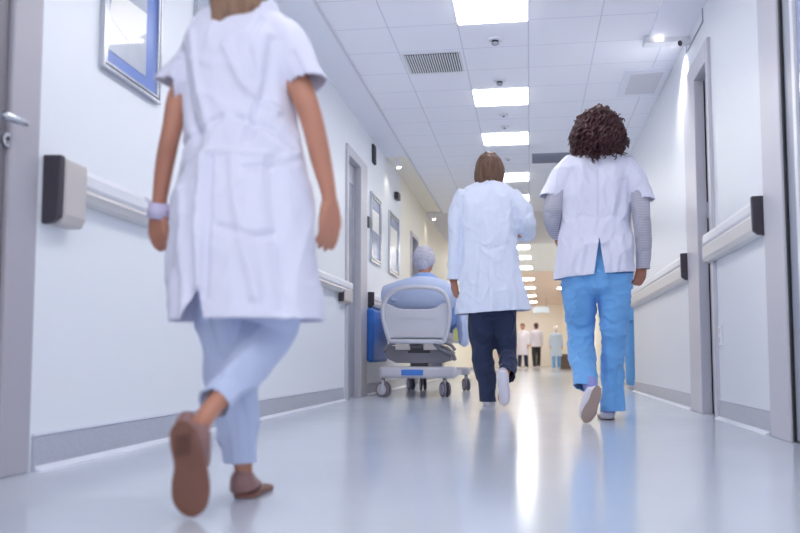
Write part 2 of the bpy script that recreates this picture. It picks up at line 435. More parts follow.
for j, (y, wd) in enumerate(far):
    x1_ = .02+.27*(y-16.4)/17
    add_lamp(y, y+.55, x1_-.62, x1_, wd+' of the row of far lit panels seen between the two walking women', 'far lit ceiling panels')
add_lamp(26.5, 27, .85, 1.2, 'small far lit ceiling panel seen just left of the blue trousers', 'far lit ceiling panels')

# ceiling vent with blades
t = thing('ceiling_vent', (-.66, 6.08, ZC), 'square slotted air vent with dark gaps in the ceiling at upper left', 'vent')
link('vent_frame', box(-.865, -.455, 5.87, 6.29, ZC-.006, ZC), 'white_plastic', t)
link('backing', box(-.85, -.47, 5.885, 6.275, ZC-.009, ZC-.006), 'slot', t)
for i in range(22):
    x = -.85+.38*(i+.5)/22
    link('vent_slat', box(x-.0042, x+.0042, 5.885, 6.275, ZC-.018, ZC-.009), 'white_plastic', t)
t = thing('ceiling_vent', (.25, 9.2, ZC), 'grey louvred ceiling vent beyond the curly haired woman, left of her head', 'vent')
link('vent_frame', box(.045, .44, 9.02, 9.42, ZC-.012, ZC), 'vent', t)
for i in range(8):
    y = 9.05+.35*i/7
    link('vent_slat', box(.06, .425, y-.006, y+.006, ZC-.02, ZC-.012), 'vent', t)
# detectors
for (y, r, big, lab) in ((5.68, .036, 1, 'round white dome smoke detector, nearest of the two on the centre tiles'), (6.55, .036, 1, 'round white dome smoke detector, second from the camera, above the second lit panel'),
                    (7.5, .03, 0, 'small flat ceiling disc just behind the second lit panel'), (7.9, .03, 0, 'small flat ceiling disc just before the third lit panel'), (9.2, .03, 0, 'small flat ceiling disc between the third and fourth lit panels')):
    x = -.205
    t = thing('smoke_detector' if big else 'sprinkler_plate', (x, y, ZC), lab, 'smoke detector' if big else 'ceiling disc')
    link('base_plate', cyl((x, y, ZC), (x, y, ZC-.014), r*1.35, r*1.2, 28), 'white_plastic', t)
    if big:
        link('sensor_ring', cyl((x, y, ZC-.014), (x, y, ZC-.030), r*.62, r*.62, 24), 'black', t)
        link('dome', ell((x, y, ZC-.032), (r*.7, r*.7, .014)), 'vent', t, smooth=True)
    else:
        link('nozzle', cyl((x, y, ZC-.014), (x, y, ZC-.024), .012), 'vent', t)

# duct casing along the upper right with its end lamp
struct('trim_9', box(.80, XR, YB, 5.76, ZC-.02, ZC), 'strip')
t = thing('duct_end_light', (.92, 5.8, ZC-.1), 'white box light fixture with a glowing lens at the upper right ceiling corner', 'light')
bevel(link('housing', box(.77, 1.04, 5.76, 5.86, ZC-.05, ZC-.001), 'white_plastic', t), .004)
link('lens', box(.84, .885, 5.750, 5.762, ZC-.043, ZC-.028), 'spot_glow', t)
lt = bpy.data.lights.new('duct_lamp', 'SPOT'); lt.energy = 26; lt.spot_size = math.radians(95); lt.spot_blend = .8; lt.shadow_soft_size = .03; lt.color = (1, .99, 1)
lo = bpy.data.objects.new('duct_lamp', lt); C.objects.link(lo); lo.parent = t; lo.location = (.04, .10, .04)
lo.rotation_euler = V((.22, .25, -1.0)).to_track_quat('-Z', 'Y').to_euler()
t = thing('ceiling_spotlight', (1.0, 5.7, ZC-.1), 'small dark-backed spotlight beside the glowing box light at upper right', 'light')
link('spot_body', cyl((1.045, 5.72, ZC-.07), (.985, 5.69, ZC-.09), .020, .024), 'white_plastic', t)
link('spot_back', cyl((.987, 5.691, ZC-.0895), (.982, 5.688, ZC-.092), .018), 'black', t)
t = thing('ceiling_box', (.87, 6.9, ZC), 'shallow pale ceiling hatch beyond the glowing box light', 'hatch')
link('hatch_frame', box(.72, 1.05, 6.42, 7.1, ZC-.015, ZC), 'strip', t)
link('hatch_door', box(.77, 1.0, 6.5, 7.0, ZC-.022, ZC-.015), 'ceil_grey', t)
# access panel on upper right wall
t = thing('access_panel', (XR, 5.58, 2.4), 'flush square access hatch high on the right wall above the door', 'hatch')
bm = bmesh.new()
for a in ((5.3, 5.31, 2.36, 2.455), (5.85, 5.86, 2.36, 2.455), (5.3, 5.86, 2.355, 2.365)):
    box(XR-.006, XR, a[0], a[1], a[2], a[3], bm)
link('hatch_frame', bm, 'vent', t)
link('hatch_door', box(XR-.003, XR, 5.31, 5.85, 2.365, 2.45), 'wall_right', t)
# left ceiling spotlights
for (y, x, lab) in ((9.0, -1.37, 'white ceiling spotlight at the step of the left soffit'), (12.5, -1.38, 'white ceiling spotlight farther along the cream wall')):
    t = thing('ceiling_spotlight', (x, y, ZC), lab, 'light')
    link('mount', cyl((x, y, ZC+.02), (x, y, ZC-.05), .012), 'white_plastic', t)
    link('spot_body', cyl((x, y, ZC-.03), (x+.02, y-.02, ZC-.11), .022, .030), 'white_plastic', t)
    link('lens', cyl((x+.020, y-.020, ZC-.11), (x+.0205, y-.0205, ZC-.113), .024), 'spot_glow', t)
    lt = bpy.data.lights.new('spot_lamp', 'SPOT'); lt.energy = 1.0; lt.spot_size = math.radians(110); lt.spot_blend = .6; lt.shadow_soft_size = .04; lt.color = (1, .93, .78)
    lo = bpy.data.objects.new('spot_lamp', lt); C.objects.link(lo); lo.parent = t; lo.location = (.04, -.04, -.16)
    lo.rotation_euler = V((-.45, .25, -1)).to_track_quat('-Z', 'Y').to_euler()

# ------------------------------------------------------------------ handrails
def rail(xw, s, y0, y1, zt, hh, label, near_cap=None, far_bracket=False, far_cap=False):
    t = thing('handrail', (xw, (y0+y1)/2, zt-hh), label, 'handrail', None)
    def X(v): return xw+s*v*.58
    top = [(X(0.012), zt-.062), (X(.075), zt-.062), (X(.088), zt-.050), (X(.090), zt-.018), (X(.078), zt), (X(.02), zt+.004), (X(.012), zt-.004)]
    low = [(X(.006), zt-.062), (X(.080), zt-.0635), (X(.092), zt-.078), (X(.090), zt-hh+.03), (X(.070), zt-hh+.006), (X(.006), zt-hh)]
    bevel(link('rail_top', prism_y(top, y0, y1), 'rail', t), .004)
    bevel(link('bumper', prism_y(low, y0, y1), 'rail_low', t), .005)
    n = max(2, int((y1-y0)/.9))
    for i in range(n):
        y = y0+.1+(y1-y0-.2)*i/(n-1); link('wall_bracket', box(min(X(0), X(.03)), max(X(0), X(.03)), y-.02, y+.02, zt-hh+.02, zt-.02), 'beige', t)
    if near_cap:
        h2 = near_cap
        bm = prism_y([(X(0), zt+.012), (X(.11), zt+.006), (X(.115), zt-.03), (X(.112), zt-h2+.03), (X(.09), zt-h2), (X(0), zt-h2)], y0-.11, y0+.02) if h2 > hh else None
        if bm: bevel(link('end_block', bm, 'beige', t), .008)
        ya = y0-.11 if bm else y0
        bm = prism_y([(X(0), zt+.014), (X(.105), zt+.012), (X(.100), zt-h2+.02), (X(.06), zt-h2+.002), (X(0), zt-h2-.002)], ya-.028, ya)
        bevel(link('end_cap', bm, 'cap', t), .005)
    if far_cap:
        bm = prism_y([(X(0), zt+.010), (X(.08), zt+.004), (X(.092), zt-.02), (X(.09), zt-hh+.02), (X(.07), zt-hh), (X(0), zt-hh)], y1, y1+.02)
        bevel(link('end_cap', bm, 'rail_low', t), .005)
    if far_bracket:
        bm = prism_y([(X(0.006), zt-.064), (X(.092), zt-.064), (X(.094), zt-.16), (X(.075), zt-.18), (X(.006), zt-.18)], y1-.32, y1-.01)
        bevel(link('end_block', bm, 'beige', t), .012, 3)
        link('end_cap', prism_y([(X(0.01), zt-.08), (X(.085), zt-.08), (X(.08), zt-.17), (X(.01), zt-.17)], y1-.335, y1-.32), 'cap', t)
    return t
rail(XL, 1, 2.60, 7.0, .955, .105, 'long white handrail on the left wall behind the nearest woman', near_cap=.20, far_bracket=True)
rail(XL, 1, 7.96, 10.2, .94, .13, 'short white handrail on the left wall beside the hospital bed', near_cap=.13)
rail(XR, -1, 4.09, 5.24, 1.055, .165, 'short thick white handrail with dark end cap in front of the right door', near_cap=.165, far_cap=True)
rail(XR, -1, 5.97, 9.12, 1.02, .175, 'white handrail on the right wall beside the curly haired woman', near_cap=.165)

# ------------------------------------------------------------------ posters, pictures, plates
def picture(y0, y1, z0, z1, fwid, label, name, build):
    t = thing(name, (XL, (y0+y1)/2, z0), label, 'picture')
    bm = bmesh.new()
    def ring(off, w_, x0, x1):
        a, b_, c, d = y0+off, y1-off, z0+off, z1-off
        box(x0, x1, a, a+w_, c, d, bm); box(x0, x1, b_-w_, b_, c, d, bm); box(x0, x1, a+w_, b_-w_, c, c+w_, bm); box(x0, x1, a+w_, b_-w_, d-w_, d, bm)
    ring(0, fwid*.45, XL, XL+.022); ring(fwid*.45, fwid*.2, XL, XL+.014); ring(fwid*.65, fwid*.35, XL, XL+.02)
    bevel(link('picture_frame', bm, 'silver', t), .002)
    build(t, y0+fwid, y1-fwid, z0+fwid, z1-fwid)
    return t
M['p_blue'] = mat('poster_blue', (92, 126, 204), .3, vary=.06, vscale=60, coat=.4)
M['p_grey'] = mat('poster_photo_grey', (178, 184, 198), .3, vary=.08, vscale=9, coat=.4)
M['p_white'] = mat('poster_white', (246, 244, 238), .3)
M['p_far'] = mat('grey_blue_print', (150, 160, 190), .25, vary=.3, vscale=6)
def pb1(t, a, b_, c, d):
    link('poster_sheet', box(XL, XL+.006, a, b_, c, d), 'p_blue', t)
    ph = link('printed_photo', box(XL+.006, XL+.008, a, b_-.09, c+.05, d-.02), 'p_grey', t)
    bm = bmesh.new()
    pts = [(a+.02, c+.17), (a+.18, c+.13), (b_-.095, c+.22), (b_-.095, c+.30), (a+.16, c+.29), (a+.04, c+.25)]
    vs = [bm.verts.new((XL+.0095, y, z)) for y, z in pts]; bm.faces.new(vs)
    r = bmesh.ops.extrude_face_region(bm, geom=list(bm.faces)); bmesh.ops.translate(bm, verts=[v for v in r['geom'] if isinstance(v, bmesh.types.BMVert)], vec=(-.002, 0, 0))
    link('pale_shape', bm, 'p_white', ph)
picture(2.79, 3.27, 1.36, 2.12, .03, 'large silver framed poster with blue border on the left wall, nearest the camera', 'framed_poster', pb1)
def pb2(t, a, b_, c, d): link('poster_sheet', box(XL, XL+.006, a, b_, c, d), 'p_grey', t)
picture(3.64, 4.08, 1.88, 2.38, .03, 'silver framed poster partly behind the shoulder of the nearest woman', 'framed_poster', pb2)
def pb3(t, a, b_, c, d):
    link('print', box(XL, XL+.006, a, b_, c, d), 'p_far', t)
    link('print_mount', box(XL+.006, XL+.008, a+.03, b_-.03, (c+d)/2-.02, d-.1), 'p_white', t)
picture(8.02, 8.57, 1.25, 1.92, .05, 'narrow framed grey picture just past the left door', 'framed_picture', pb3)
picture(9.10, 9.78, 1.25, 1.92, .05, 'framed blue and white picture farther from the left door', 'framed_picture', pb3)
o = bevel(link('switch_plate', box(XL, XL+.022, 7.84, 7.93, 1.55, 1.65), 'black'), .003); setp(o, 'small black switch plate between the left door and the framed pictures', 'switch')
o = bevel(link('wall_slot', box(XL, XL+.02, 8.12, 8.26, 2.22, 2.40), 'slot'), .003); setp(o, 'narrow dark slot vent high on the left wall above the first grey picture', 'vent')
o = bevel(link('wall_sensor', box(XL, XL+.05, 9.52, 9.68, 2.12, 2.20), 'cap'), .006); setp(o, 'small dark box sensor high on the wall above the second grey picture', 'sensor')
t = thing('wall_socket', (XR, 5.07, .41), 'small white double socket low on the right wall beside the door', 'socket')
bevel(link('socket_plate', box(XR-.01, XR, 5.02, 5.105, .41, .52), 'white_plastic', t), .003)
for z in (.44, .49): link('socket_face', box(XR-.012, XR-.01, 5.04, 5.085, z-.015, z+.015), 'rail_low', t)

# blue board along the left wall beside the bed
t = thing('blue_panel', (-1.44, 8.2, 0), 'bright blue plastic board on the left wall beside the hospital bed', 'panel')
bevel(link('board', box(-1.487, -1.42, 7.88, 8.7, .30, .80), 'bluepanel', t), .03, 4)

# ------------------------------------------------------------------ people: builders
def head_parts(c, k, yaw=0, tilt=0):
    """c: centre of the skull; facing +Y when yaw=0"""
    R_ = Euler((tilt, 0, yaw)); mt = R_.to_matrix()
    def W(p): return V(c)+mt@(V(p)*k)
    P = []
    P.append(ell(W((0, -.008, .015)), (.075*k, .094*k, .098*k), R_))
    P.append(ell(W((0, .03, -.045)), (.058*k, .062*k, .072*k), R_))
    P.append(ell(W((0, .062, -.095)), (.026*k, .026*k, .02*k), R_))          # chin
    P.append(tube([(W((0, .088, .012)), .009*k, .008*k), (W((0, .103, -.018)), .012*k, .011*k), (W((0, .100, -.034)), .015*k, .010*k)], n=12))  # nose
    P.append(ell(W((0, .075, .03)), (.05*k, .016*k, .01*k), R_))             # brow
    for s in (-1, 1):
        P.append(ell(W((s*.077, -.002, -.012)), (.010*k, .020*k, .032*k), R_))
        P.append(ell(W((s*.032, .072, -.032)), (.022*k, .018*k, .020*k), R_))
    return P, W, R_
def face(body, W, R_, k):
    for s in (-1, 1):
        e = link('eye', ell(W((s*.031, .080, .004)), (.0125*k, .0125*k, .0115*k), R_, u=16, v=10), 'eye', body, True)
        link('iris', ell(W((s*.031, .0905, .004)), (.0055*k, .003*k, .0055*k), R_, u=12, v=8), 'iris', e, True)
    link('lips', ell(W((0, .0905, -.062)), (.022*k, .006*k, .007*k), R_, u=16, v=8), 'lip', body, True)
def hand_parts(wr, d, nrm, k=1, curl=(.35, .45, .35), thumb=1):
    """wr wrist, d towards the fingertips, nrm out of the back of the hand, thumb=+1/-1 side along d x nrm"""
    d = V(d).normalized(); nrm = (V(nrm)-d*V(nrm).dot(d)).normalized(); s = d.cross(nrm).normalized()*thumb
    P = []
    def Q(a, b_, c_): return V(wr)+(d*a+s*b_+nrm*c_)*k
    # palm as three overlapping rounded masses
    for b0, b1 in ((-.026, -.030), (-.010, -.010), (.008, .011), (.022, .031)):
        P.append(tube([(Q(-.012, b0*.55, 0), .014*k, .014*k), (Q(.03, b0*.9, .002), .016*k, .015*k), (Q(.075, b1, 0), .0125*k, .012*k)], n=12))
    fl_ = (.060, .074, .080, .072)
    for i, b_ in enumerate((-.031, -.0105, .0105, .031)):
        L = fl_[i]; seg = (L*.45, L*.31, L*.24); p = Q(.078, b_, 0); ang = 0; pts = [Q(.062, b_*.95, 0), p]; spread = b_*2.4
        for j in range(3):
            ang += curl[j]*(1.0+.12*(1-i)); dr = d*math.cos(ang)+s*math.sin(spread)*.3-nrm*math.sin(ang)
            p = p+dr.normalized()*seg[j]*k; pts.append(p)
        rr = (.0105, .0100, .0090, .0085, .0070)
        P.append(tube([(q, r*k*.94, r*k*.94) for q, r in zip(pts, rr)], n=10, sub=3))
    th_ = [(Q(.012, .020, -.006), .013), (Q(.040, .042, -.014), .0125), (Q(.068, .052, -.022), .0105), (Q(.092, .052, -.032), .0085)]
    P.append(tube([(q, r*k, r*k) for q, r in th_], n=10, sub=3))
    return P
class Px:
    """traced joints: pixel + distance along the corridor -> place in metres"""
    def __init__(s, Y0): s.Y0 = Y0
    def p(s, x, y, dy=0): return atY(x, y, s.Y0+dy)
    def r(s, x, y, dy, hw, hd=None):
        q = s.p(x, y, dy); z = depth(q)/F
        return (q, hw*z, (hw if hd is None else hd)*z)
    def T(s, rings, **kw): return tube([s.r(*a) for a in rings], **kw)
    def f(s, pts, amp, wd, sd=-1):
        return ([(q.x, q.z) for q in (s.p(x, y) for x, y in pts)], amp, wd, sd)

# ================================================================== nearest woman
G = Px(2.03)
base = atY(238, 497, 2.1); base.z = 0
t = thing('person', base, 'nearest woman walking away in short white coat, pale blue trousers and mauve flats', 'person')
k = .87
hc = G.p(245, -52, .03)
hp_, W, R_ = head_parts(hc, k, yaw=-.1)
B = hp_
B.append(G.T([(246, -20, .02, 20), (250, 2, .0, 18), (250, 24, -.005, 24, 20)]))
B.append(G.T([(250, 20, 0, 22, 18), (243, 48, 0, 42, 25), (241, 95, 0, 42, 26), (241, 150, 0, 42, 28), (243, 205, 0, 48, 34), (246, 262, 0, 52, 38), (248, 290, 0, 42, 34)]))
# right arm, left arm
B.append(G.T([(276, 46, 0, 15), (300, 88, -.02, 13), (312, 121, -.03, 11.5), (321, 160, -.01, 10.5), (328, 190, .0, 8), (330, 206, .01, 7, 8)], n=20))
B.append(G.T([(208, 60, 0, 15), (181, 92, -.02, 11.5), (172, 129, -.03, 10), (165, 163, 0, 9.5), (160, 198, .02, 7.5), (159, 210, .025, 7, 8)], n=20))
B += hand_parts(G.p(330, 203, .01), (-.03, .10, -1), (.80, -.60, 0), k*.92, (.35, .35, .3), thumb=-1)
B += hand_parts(G.p(158, 212, .02), (.02, .1, -1), (-.35, -.93, 0), k*.90, (.6, .8, .6), thumb=1)
# legs to the ankles and feet
B.append(G.T([(222, 280, 0, 24), (228, 340, .03, 18), (234, 395, .04, 13), (240, 440, .05, 12), (244, 472, .05, 8.5), (246, 488, .06, 9)]))
B.append(G.T([(244, 488, .05, 7, 6), (248, 487, .12, 7, 5), (251, 486, .18, 6, 4)]))
B.append(G.T([(278, 280, 0, 26), (270, 328, .03, 19), (257, 357, -.04, 15), (235, 382, -.15, 12), (212, 408, -.235, 10), (200, 424, -.25, 10)]))
B.append(G.T([(200, 420, -.25, 9), (197, 450, -.235, 10), (196, 490, -.225, 11), (197, 503, -.215, 9)]))
body = link('body', fuse(B, .0045, 3), 'skin', t, True)
face(body, W, R_, k)
# hair
H = [ell(W((0, -.016, .03)), (.086*k, .1*k, .1*k), R_), G.T([(245, -75, -.04, 30, 18), (243, -50, -.05, 37, 22), (239, -26, -.055, 34, 18), (232, -6, -.065, 25, 13), (223, 10, -.075, 16, 9), (213, 26, -.085, 4, 3)]),
     G.T([(258, -40, -.04, 22, 16), (256, -10, -.045, 16, 14), (246, 8, -.06, 10, 10), (232, 16, -.07, 5, 5)])]
hr = fuse(H, .005, 4); displace(hr, nz=[(.008, 60, .15, 3)]); link('hair', hr, 'hair_bl', t, True)
# coat
K = [G.T([(253, 3, -.005, 17, 17), (253, 10, -.005, 28, 22), (249, 20, -.005, 42, 28), (244, 34, -.005, 53, 36), (241, 52, -.005, 58, 42), (238, 85, -.005, 54, 44), (239, 120, -.005, 55, 43), (243, 160, -.01, 62, 45), (243, 200, -.01, 70, 54),
          (244, 240, -.01, 73, 60), (244, 280, -.01, 77, 62), (246, 318, -.01, 80, 64), (246, 345, -.01, 82, 64)], n=40, ex=2.25),
     G.T([(272, 32, 0, 20, 24), (288, 44, -.005, 22, 25), (302, 70, -.02, 18.5, 20), (315, 98, -.025, 19, 20)]),
     G.T([(218, 48, 0, 20, 24), (200, 60, -.005, 21, 24), (178, 82, -.02, 16.5, 19), (161, 104, -.025, 17, 19)])]
c0 = G.p(246, 320, -.01)
hem_l = G.p(185, 322); hem_r = G.p(300, 318)
fo = [G.f([(222, 168), (221, 225), (223, 292)], .007, .009), G.f([(228, 168), (231, 230), (229, 300)], -.006, .010),
      G.f([(200, 170), (225, 163), (285, 163)], .003, .006), G.f([(285, 165), (290, 215), (300, 310)], -.006, .02), G.f([(190, 180), (184, 240), (180, 320)], -.005, .018),
      G.f([(192, 60), (200, 110), (212, 150)], -.007, .014), G.f([(283, 50), (278, 95), (262, 150)], -.007, .014), G.f([(205, 45), (212, 90), (224, 140)], .004, .010),
      G.f([(252, 130), (285, 140), (300, 150)], -.005, .010), G.f([(236, 130), (215, 142), (190, 150)], -.005, .009), G.f([(240, 60), (255, 95), (285, 120)], .005, .012),
      G.f([(240, 235), (272, 244), (290, 240)], -.006, .010), G.f([(250, 170), (256, 215), (275, 300)], .006, .016), G.f([(200, 200), (204, 255), (208, 320)], .006, .014),
      G.f([(270, 30), (262, 60), (268, 90)], -.005, .010), G.f([(300, 62), (308, 78), (312, 90)], -.006, .007), G.f([(186, 66), (178, 76), (170, 88)], -.005, .007),
      G.f([(310, 150), (300, 170), (262, 178)], -.005, .008), G.f([(225, 20), (238, 26), (262, 22)], -.003, .005)]
cu = [(G.p(246, 321), V((.0, 0, -1)), G.p(246, 355, 0), .34),
      (G.p(303, 83, -.02), (G.p(308, 100, -.025)-G.p(303, 72, -.02)).normalized(), G.p(314, 95, -.025), .060, (G.p(296, 100).x, 1)),
      (G.p(171, 84, -.02), (G.p(166, 106, -.025)-G.p(174, 78, -.02)).normalized(), G.p(162, 106, -.025), .08, (G.p(183, 100).x, -1))]
fo = [(a_, b_*2.1, c_*.8, d_) for a_, b_, c_, d_ in fo]
coat = cloth('coat', K, 'coat', t, .006, 5, fo, [(.010, 9, .5, 1), (.009, 5.5, .55, 5, .6), (.004, 13, .6, 9, .8)], cu, .004)
# open the back vent as a wedge
bm = bmesh.new(); bm.from_mesh(coat.data); off = wloc(t)
a, b1, b2 = G.p(222, 291), G.p(199, 330), G.p(230, 330)
a2, l2, r2 = (a.x, a.z), (b1.x, b1.z), (b2.x, b2.z)
def side2(p, q, r): return (q[0]-p[0])*(r[1]-p[1])-(q[1]-p[1])*(r[0]-p[0])
for pq in ((a, b1), (a, b2)):
    dd = pq[1]-pq[0]; n_ = V((dd.z, 0, -dd.x)).normalized()
    vs = [v for v in bm.verts if v.co.y+off.y < G.Y0-.03 and v.co.z+off.z < a.z+.01]; sv = set(vs)
    es = [e for e in bm.edges if all(v in sv for v in e.verts)]; fs = [f for f in bm.faces if all(v in sv for v in f.verts)]
    bmesh.ops.bisect_plane(bm, geom=vs+es+fs, plane_co=pq[0]-off, plane_no=n_)
kill = []
for f in bm.faces:
    c = f.calc_center_median()+off
    if c.y < G.Y0-.03 and c.z < a.z:
        p = (c.x, c.z)
        if side2(a2, l2, p) > 0 and side2(a2, r2, p) < 0: kill.append(f)
bmesh.ops.delete(bm, geom=kill, context='FACES'); bm.to_mesh(coat.data); bm.free()
link('coat_seam', tube([(G.p(223, y)+V((0, -.128-.0002*(y-165), 0)), .0012, .001) for y in (168, 168)], n=6), 'coat', coat) if False else None
# trousers
T_ = [G.T([(244, 215, .0, 54, 42), (246, 262, 0, 58, 46), (248, 292, 0, 52, 42)]),
      G.T([(224, 270, .0, 32, 34), (225, 310, .01, 29, 30), (229, 345, .02, 26, 27), (233, 390, .03, 25, 25), (238, 425, .04, 21.5, 22), (240, 461, .05, 18, 19), (241, 482, .05, 17.5, 18)]),
      G.T([(272, 270, 0, 34, 36), (273, 305, .02, 29, 32), (268, 330, .03, 26, 29), (257, 355, -.03, 23, 25), (238, 376, -.12, 19, 22), (220, 396, -.19, 16, 18), (202, 414, -.25, 15, 16)])]
cu = [(G.p(241, 462, .05), V((.02, 0, -1)), G.p(241, 480, .05), .075),
      (G.p(214, 403, -.21), (G.p(202, 414, -.25)-G.p(225, 392, -.17)).normalized(), G.p(203, 414, -.25), .07)]
fo = [G.f([(212, 320), (222, 352), (240, 372)], -.006, .010), G.f([(262, 325), (268, 345), (255, 370)], .006, .012), G.f([(240, 385), (246, 420), (247, 455)], -.005, .008),
      G.f([(228, 400), (234, 430), (232, 460)], .004, .007), G.f([(225, 372), (240, 365), (258, 350)], -.005, .009)]
tr = cloth('trousers', T_, 'lilac', t, .005, 4, fo, [(.007, 14, .5, 2), (.008, 8, .9, 8, .8)], cu, .004)
# wristband
a = G.p(160.5, 203, .02); b_ = G.p(158.5, 219, .026)
bm = tube([(a, .028, .028), (b_, .0300, .0305)], n=28, cap=False)
tube([(a+V((-.022, -.008, .0)), .004, .003), (a+V((-.036, -.012, .012)), .002, .002)], bm, n=8)
wb = link('wristband', bm, 'wrist', t, True); s_ = wb.modifiers.new('s', 'SOLIDIFY'); s_.thickness = .002
# shoes of the nearest woman
def outline_sole(pts, mtx_axis, thickness):
    bm = bmesh.new(); vs = [bm.verts.new(p) for p in pts]; bm.faces.new(vs)
    r = bmesh.ops.extrude_face_region(bm, geom=list(bm.faces)); bmesh.ops.translate(bm, verts=[v for v in r['geom'] if isinstance(v, bmesh.types.BMVert)], vec=mtx_axis*thickness)
    bmesh.ops.recalc_face_normals(bm, faces=bm.faces); return bm
def smooth_loop(pts, n=6):
    out = []; N = len(pts)
    for i in range(N):
        p0, p1, p2, p3 = [np.array(pts[(i+j) % N], float) for j in (-1, 0, 1, 2)]
        for q in range(n):
            u = q/n; out.append(tuple(.5*((2*p1)+(-p0+p2)*u+(2*p0-5*p1+4*p2-p3)*u*u+(-p0+3*p1-3*p2+p3)*u**3)))
    return out
def heel_up_shoe(G, loop, dy_top, dy_bot, ytop, ybot, up_rings, parent, upper_mat, sole_mat, thick=.007, name='shoe', heel_loop=None):
    pts = [G.p(x, y, dy_top+(dy_bot-dy_top)*(y-ytop)/(ybot-ytop)) for x, y in smooth_loop(loop)]
    sh = link(name, fuse([G.T(r, n=24) for r in up_rings], .0045, 3), upper_mat, parent, True)
    so = bevel(link('sole', outline_sole(pts, V((0, 1, 0)), thick), sole_mat, sh), .003, 3)
    return sh, so
loop = [(179, 421), (170, 430), (169.5, 445), (173.5, 466), (171, 485), (173, 503), (184, 515.5), (196, 516.5), (206, 507), (209.5, 490), (207, 468), (200, 446), (193, 428), (187, 421.5)]
sh, so = heel_up_shoe(G, loop, -.30, -.245, 420, 516, [
    [(190, 415, -.255, 8, 8), (186, 424, -.256, 11, 10), (187, 436, -.250, 14, 12), (190, 455, -.236, 15, 12), (191, 478, -.228, 17, 10), (190, 498, -.222, 17, 8), (190, 509, -.220, 12, 5)],
    [(200, 424, -.255, 10, 11), (199, 440, -.25, 12, 13), (199, 465, -.235, 11, 12)]], t, 'shoe', 'sole')
for i in range(6):
    y = 437+i*3.6
    pts = [(175, y), (190, y-3), (190, y-2), (175, y+1.1)]
    g = outline_sole([G.p(x, yy, -.3035+(.055)*(yy-420)/96) for x, yy in pts], V((0, 1, 0)), .004)
    link('sole_groove', g, 'groove', so)
# planted flat
sh2 = link('shoe', fuse([G.T([(239, 488, .045, 9.5, 7), (243, 483, .06, 13, 11), (247, 485, .10, 13, 10), (248, 484, .14, 13, 8.5), (250, 484, .18, 12, 6.5), (251, 484, .21, 9, 5)], n=24),
                         G.T([(245, 471, .05, 9.5, 9), (243, 480, .05, 13, 12), (244, 489, .055, 14.5, 12)], n=24)], .004, 3), 'shoe', t, True)
pts = []
for x, y in smooth_loop([(0, -.035), (.024, -.02), (.026, .03), (.03, .09), (.034, .14), (.02, .185), (-.006, .185), (-.026, .14), (-.027, .08), (-.024, .02), (-.022, -.02)]):
    o_ = atY(241, 496, 2.09); pts.append(V((o_.x+.016+x*1.2-(y+.03)*.05, 2.085+y*.85, .002)))
bevel(link('sole', outline_sole(pts, V((0, 0, 1)), .009), 'sole', sh2), .002)

# ================================================================== woman in long white coat
G = Px(6.22)
base = atY(490, 400, 6.25); base.z = 0
t = thing('person', base, 'brown bobbed woman walking in long white coat and navy trousers beside the hospital bed', 'person')
k = 1.06
hc = G.p(489.5, 171, .02)
B, W, R_ = head_parts(hc, k, yaw=-.15)
B.append(G.T([(489, 176, .0, 7.5), (489, 188, 0, 8, 8), (489, 196, 0, 14, 9)]))
B.append(G.T([(489, 192, 0, 17, 10), (489, 205, 0, 22, 12), (489, 235, 0, 20, 12), (490, 262, 0, 20, 12), (491, 290, 0, 22, 13), (492, 312, 0, 22, 15)]))
B.append(G.T([(463, 202, 0, 8), (457, 222, 0, 6.5), (454, 245, -.02, 5.5), (453, 268, 0, 4.5), (453.5, 282, .0, 3.8)]))
B.append(G.T([(515, 202, 0, 7), (522, 214, .0, 5), (524, 226, .05, 4.5), (521, 233, .15, 4), (515, 234, .30, 3.5)]))
B += hand_parts(G.p(453.8, 281, 0), (.12, .12, -1), (-.75, -.6, 0), k*.88, (.35, .5, .4), thumb=1)
B += hand_parts(G.p(514, 234, .31), (-.8, .5, .1), (0, .2, .9), k*.88, (.4, .5, .4), thumb=1)
B.append(G.T([(480, 300, 0, 11), (484, 345, .02, 8), (486, 375, .02, 6), (488, 398, .02, 4.5), (488, 402, .03, 5)]))
B.append(G.T([(488, 402, .02, 4, 3.5), (488, 402, .12, 5, 3.5), (488, 401, .2, 4, 3)]))
B.append(G.T([(504, 300, 0, 11), (505, 345, .06, 9), (507, 362, -.05, 7), (505, 372, -.2, 5), (504, 378, -.26, 5)]))
B.append(G.T([(504, 376, -.26, 4.5), (503, 390, -.25, 5), (502.5, 400, -.23, 5)]))
body = link('body', fuse(B, .006, 3), 'skin', t, True); face(body, W, R_, k)
H = [G.T([(489, 157.5, .01, 7, 9), (489.5, 162, .005, 12, 14), (489.5, 168, 0, 14.2, 15), (489, 175, -.01, 15, 13), (489, 181, -.02, 14.8, 10), (489, 184, -.025, 13, 7)], n=32),
     ell(W((0, -.01, .03)), (.088*k, .102*k, .098*k), R_)]
hr = fuse(H, .007, 5); displace(hr, nz=[(.012, 34, .12, 3), (.005, 80, .1, 6)]); link('hair', hr, 'hair_br', t, True)
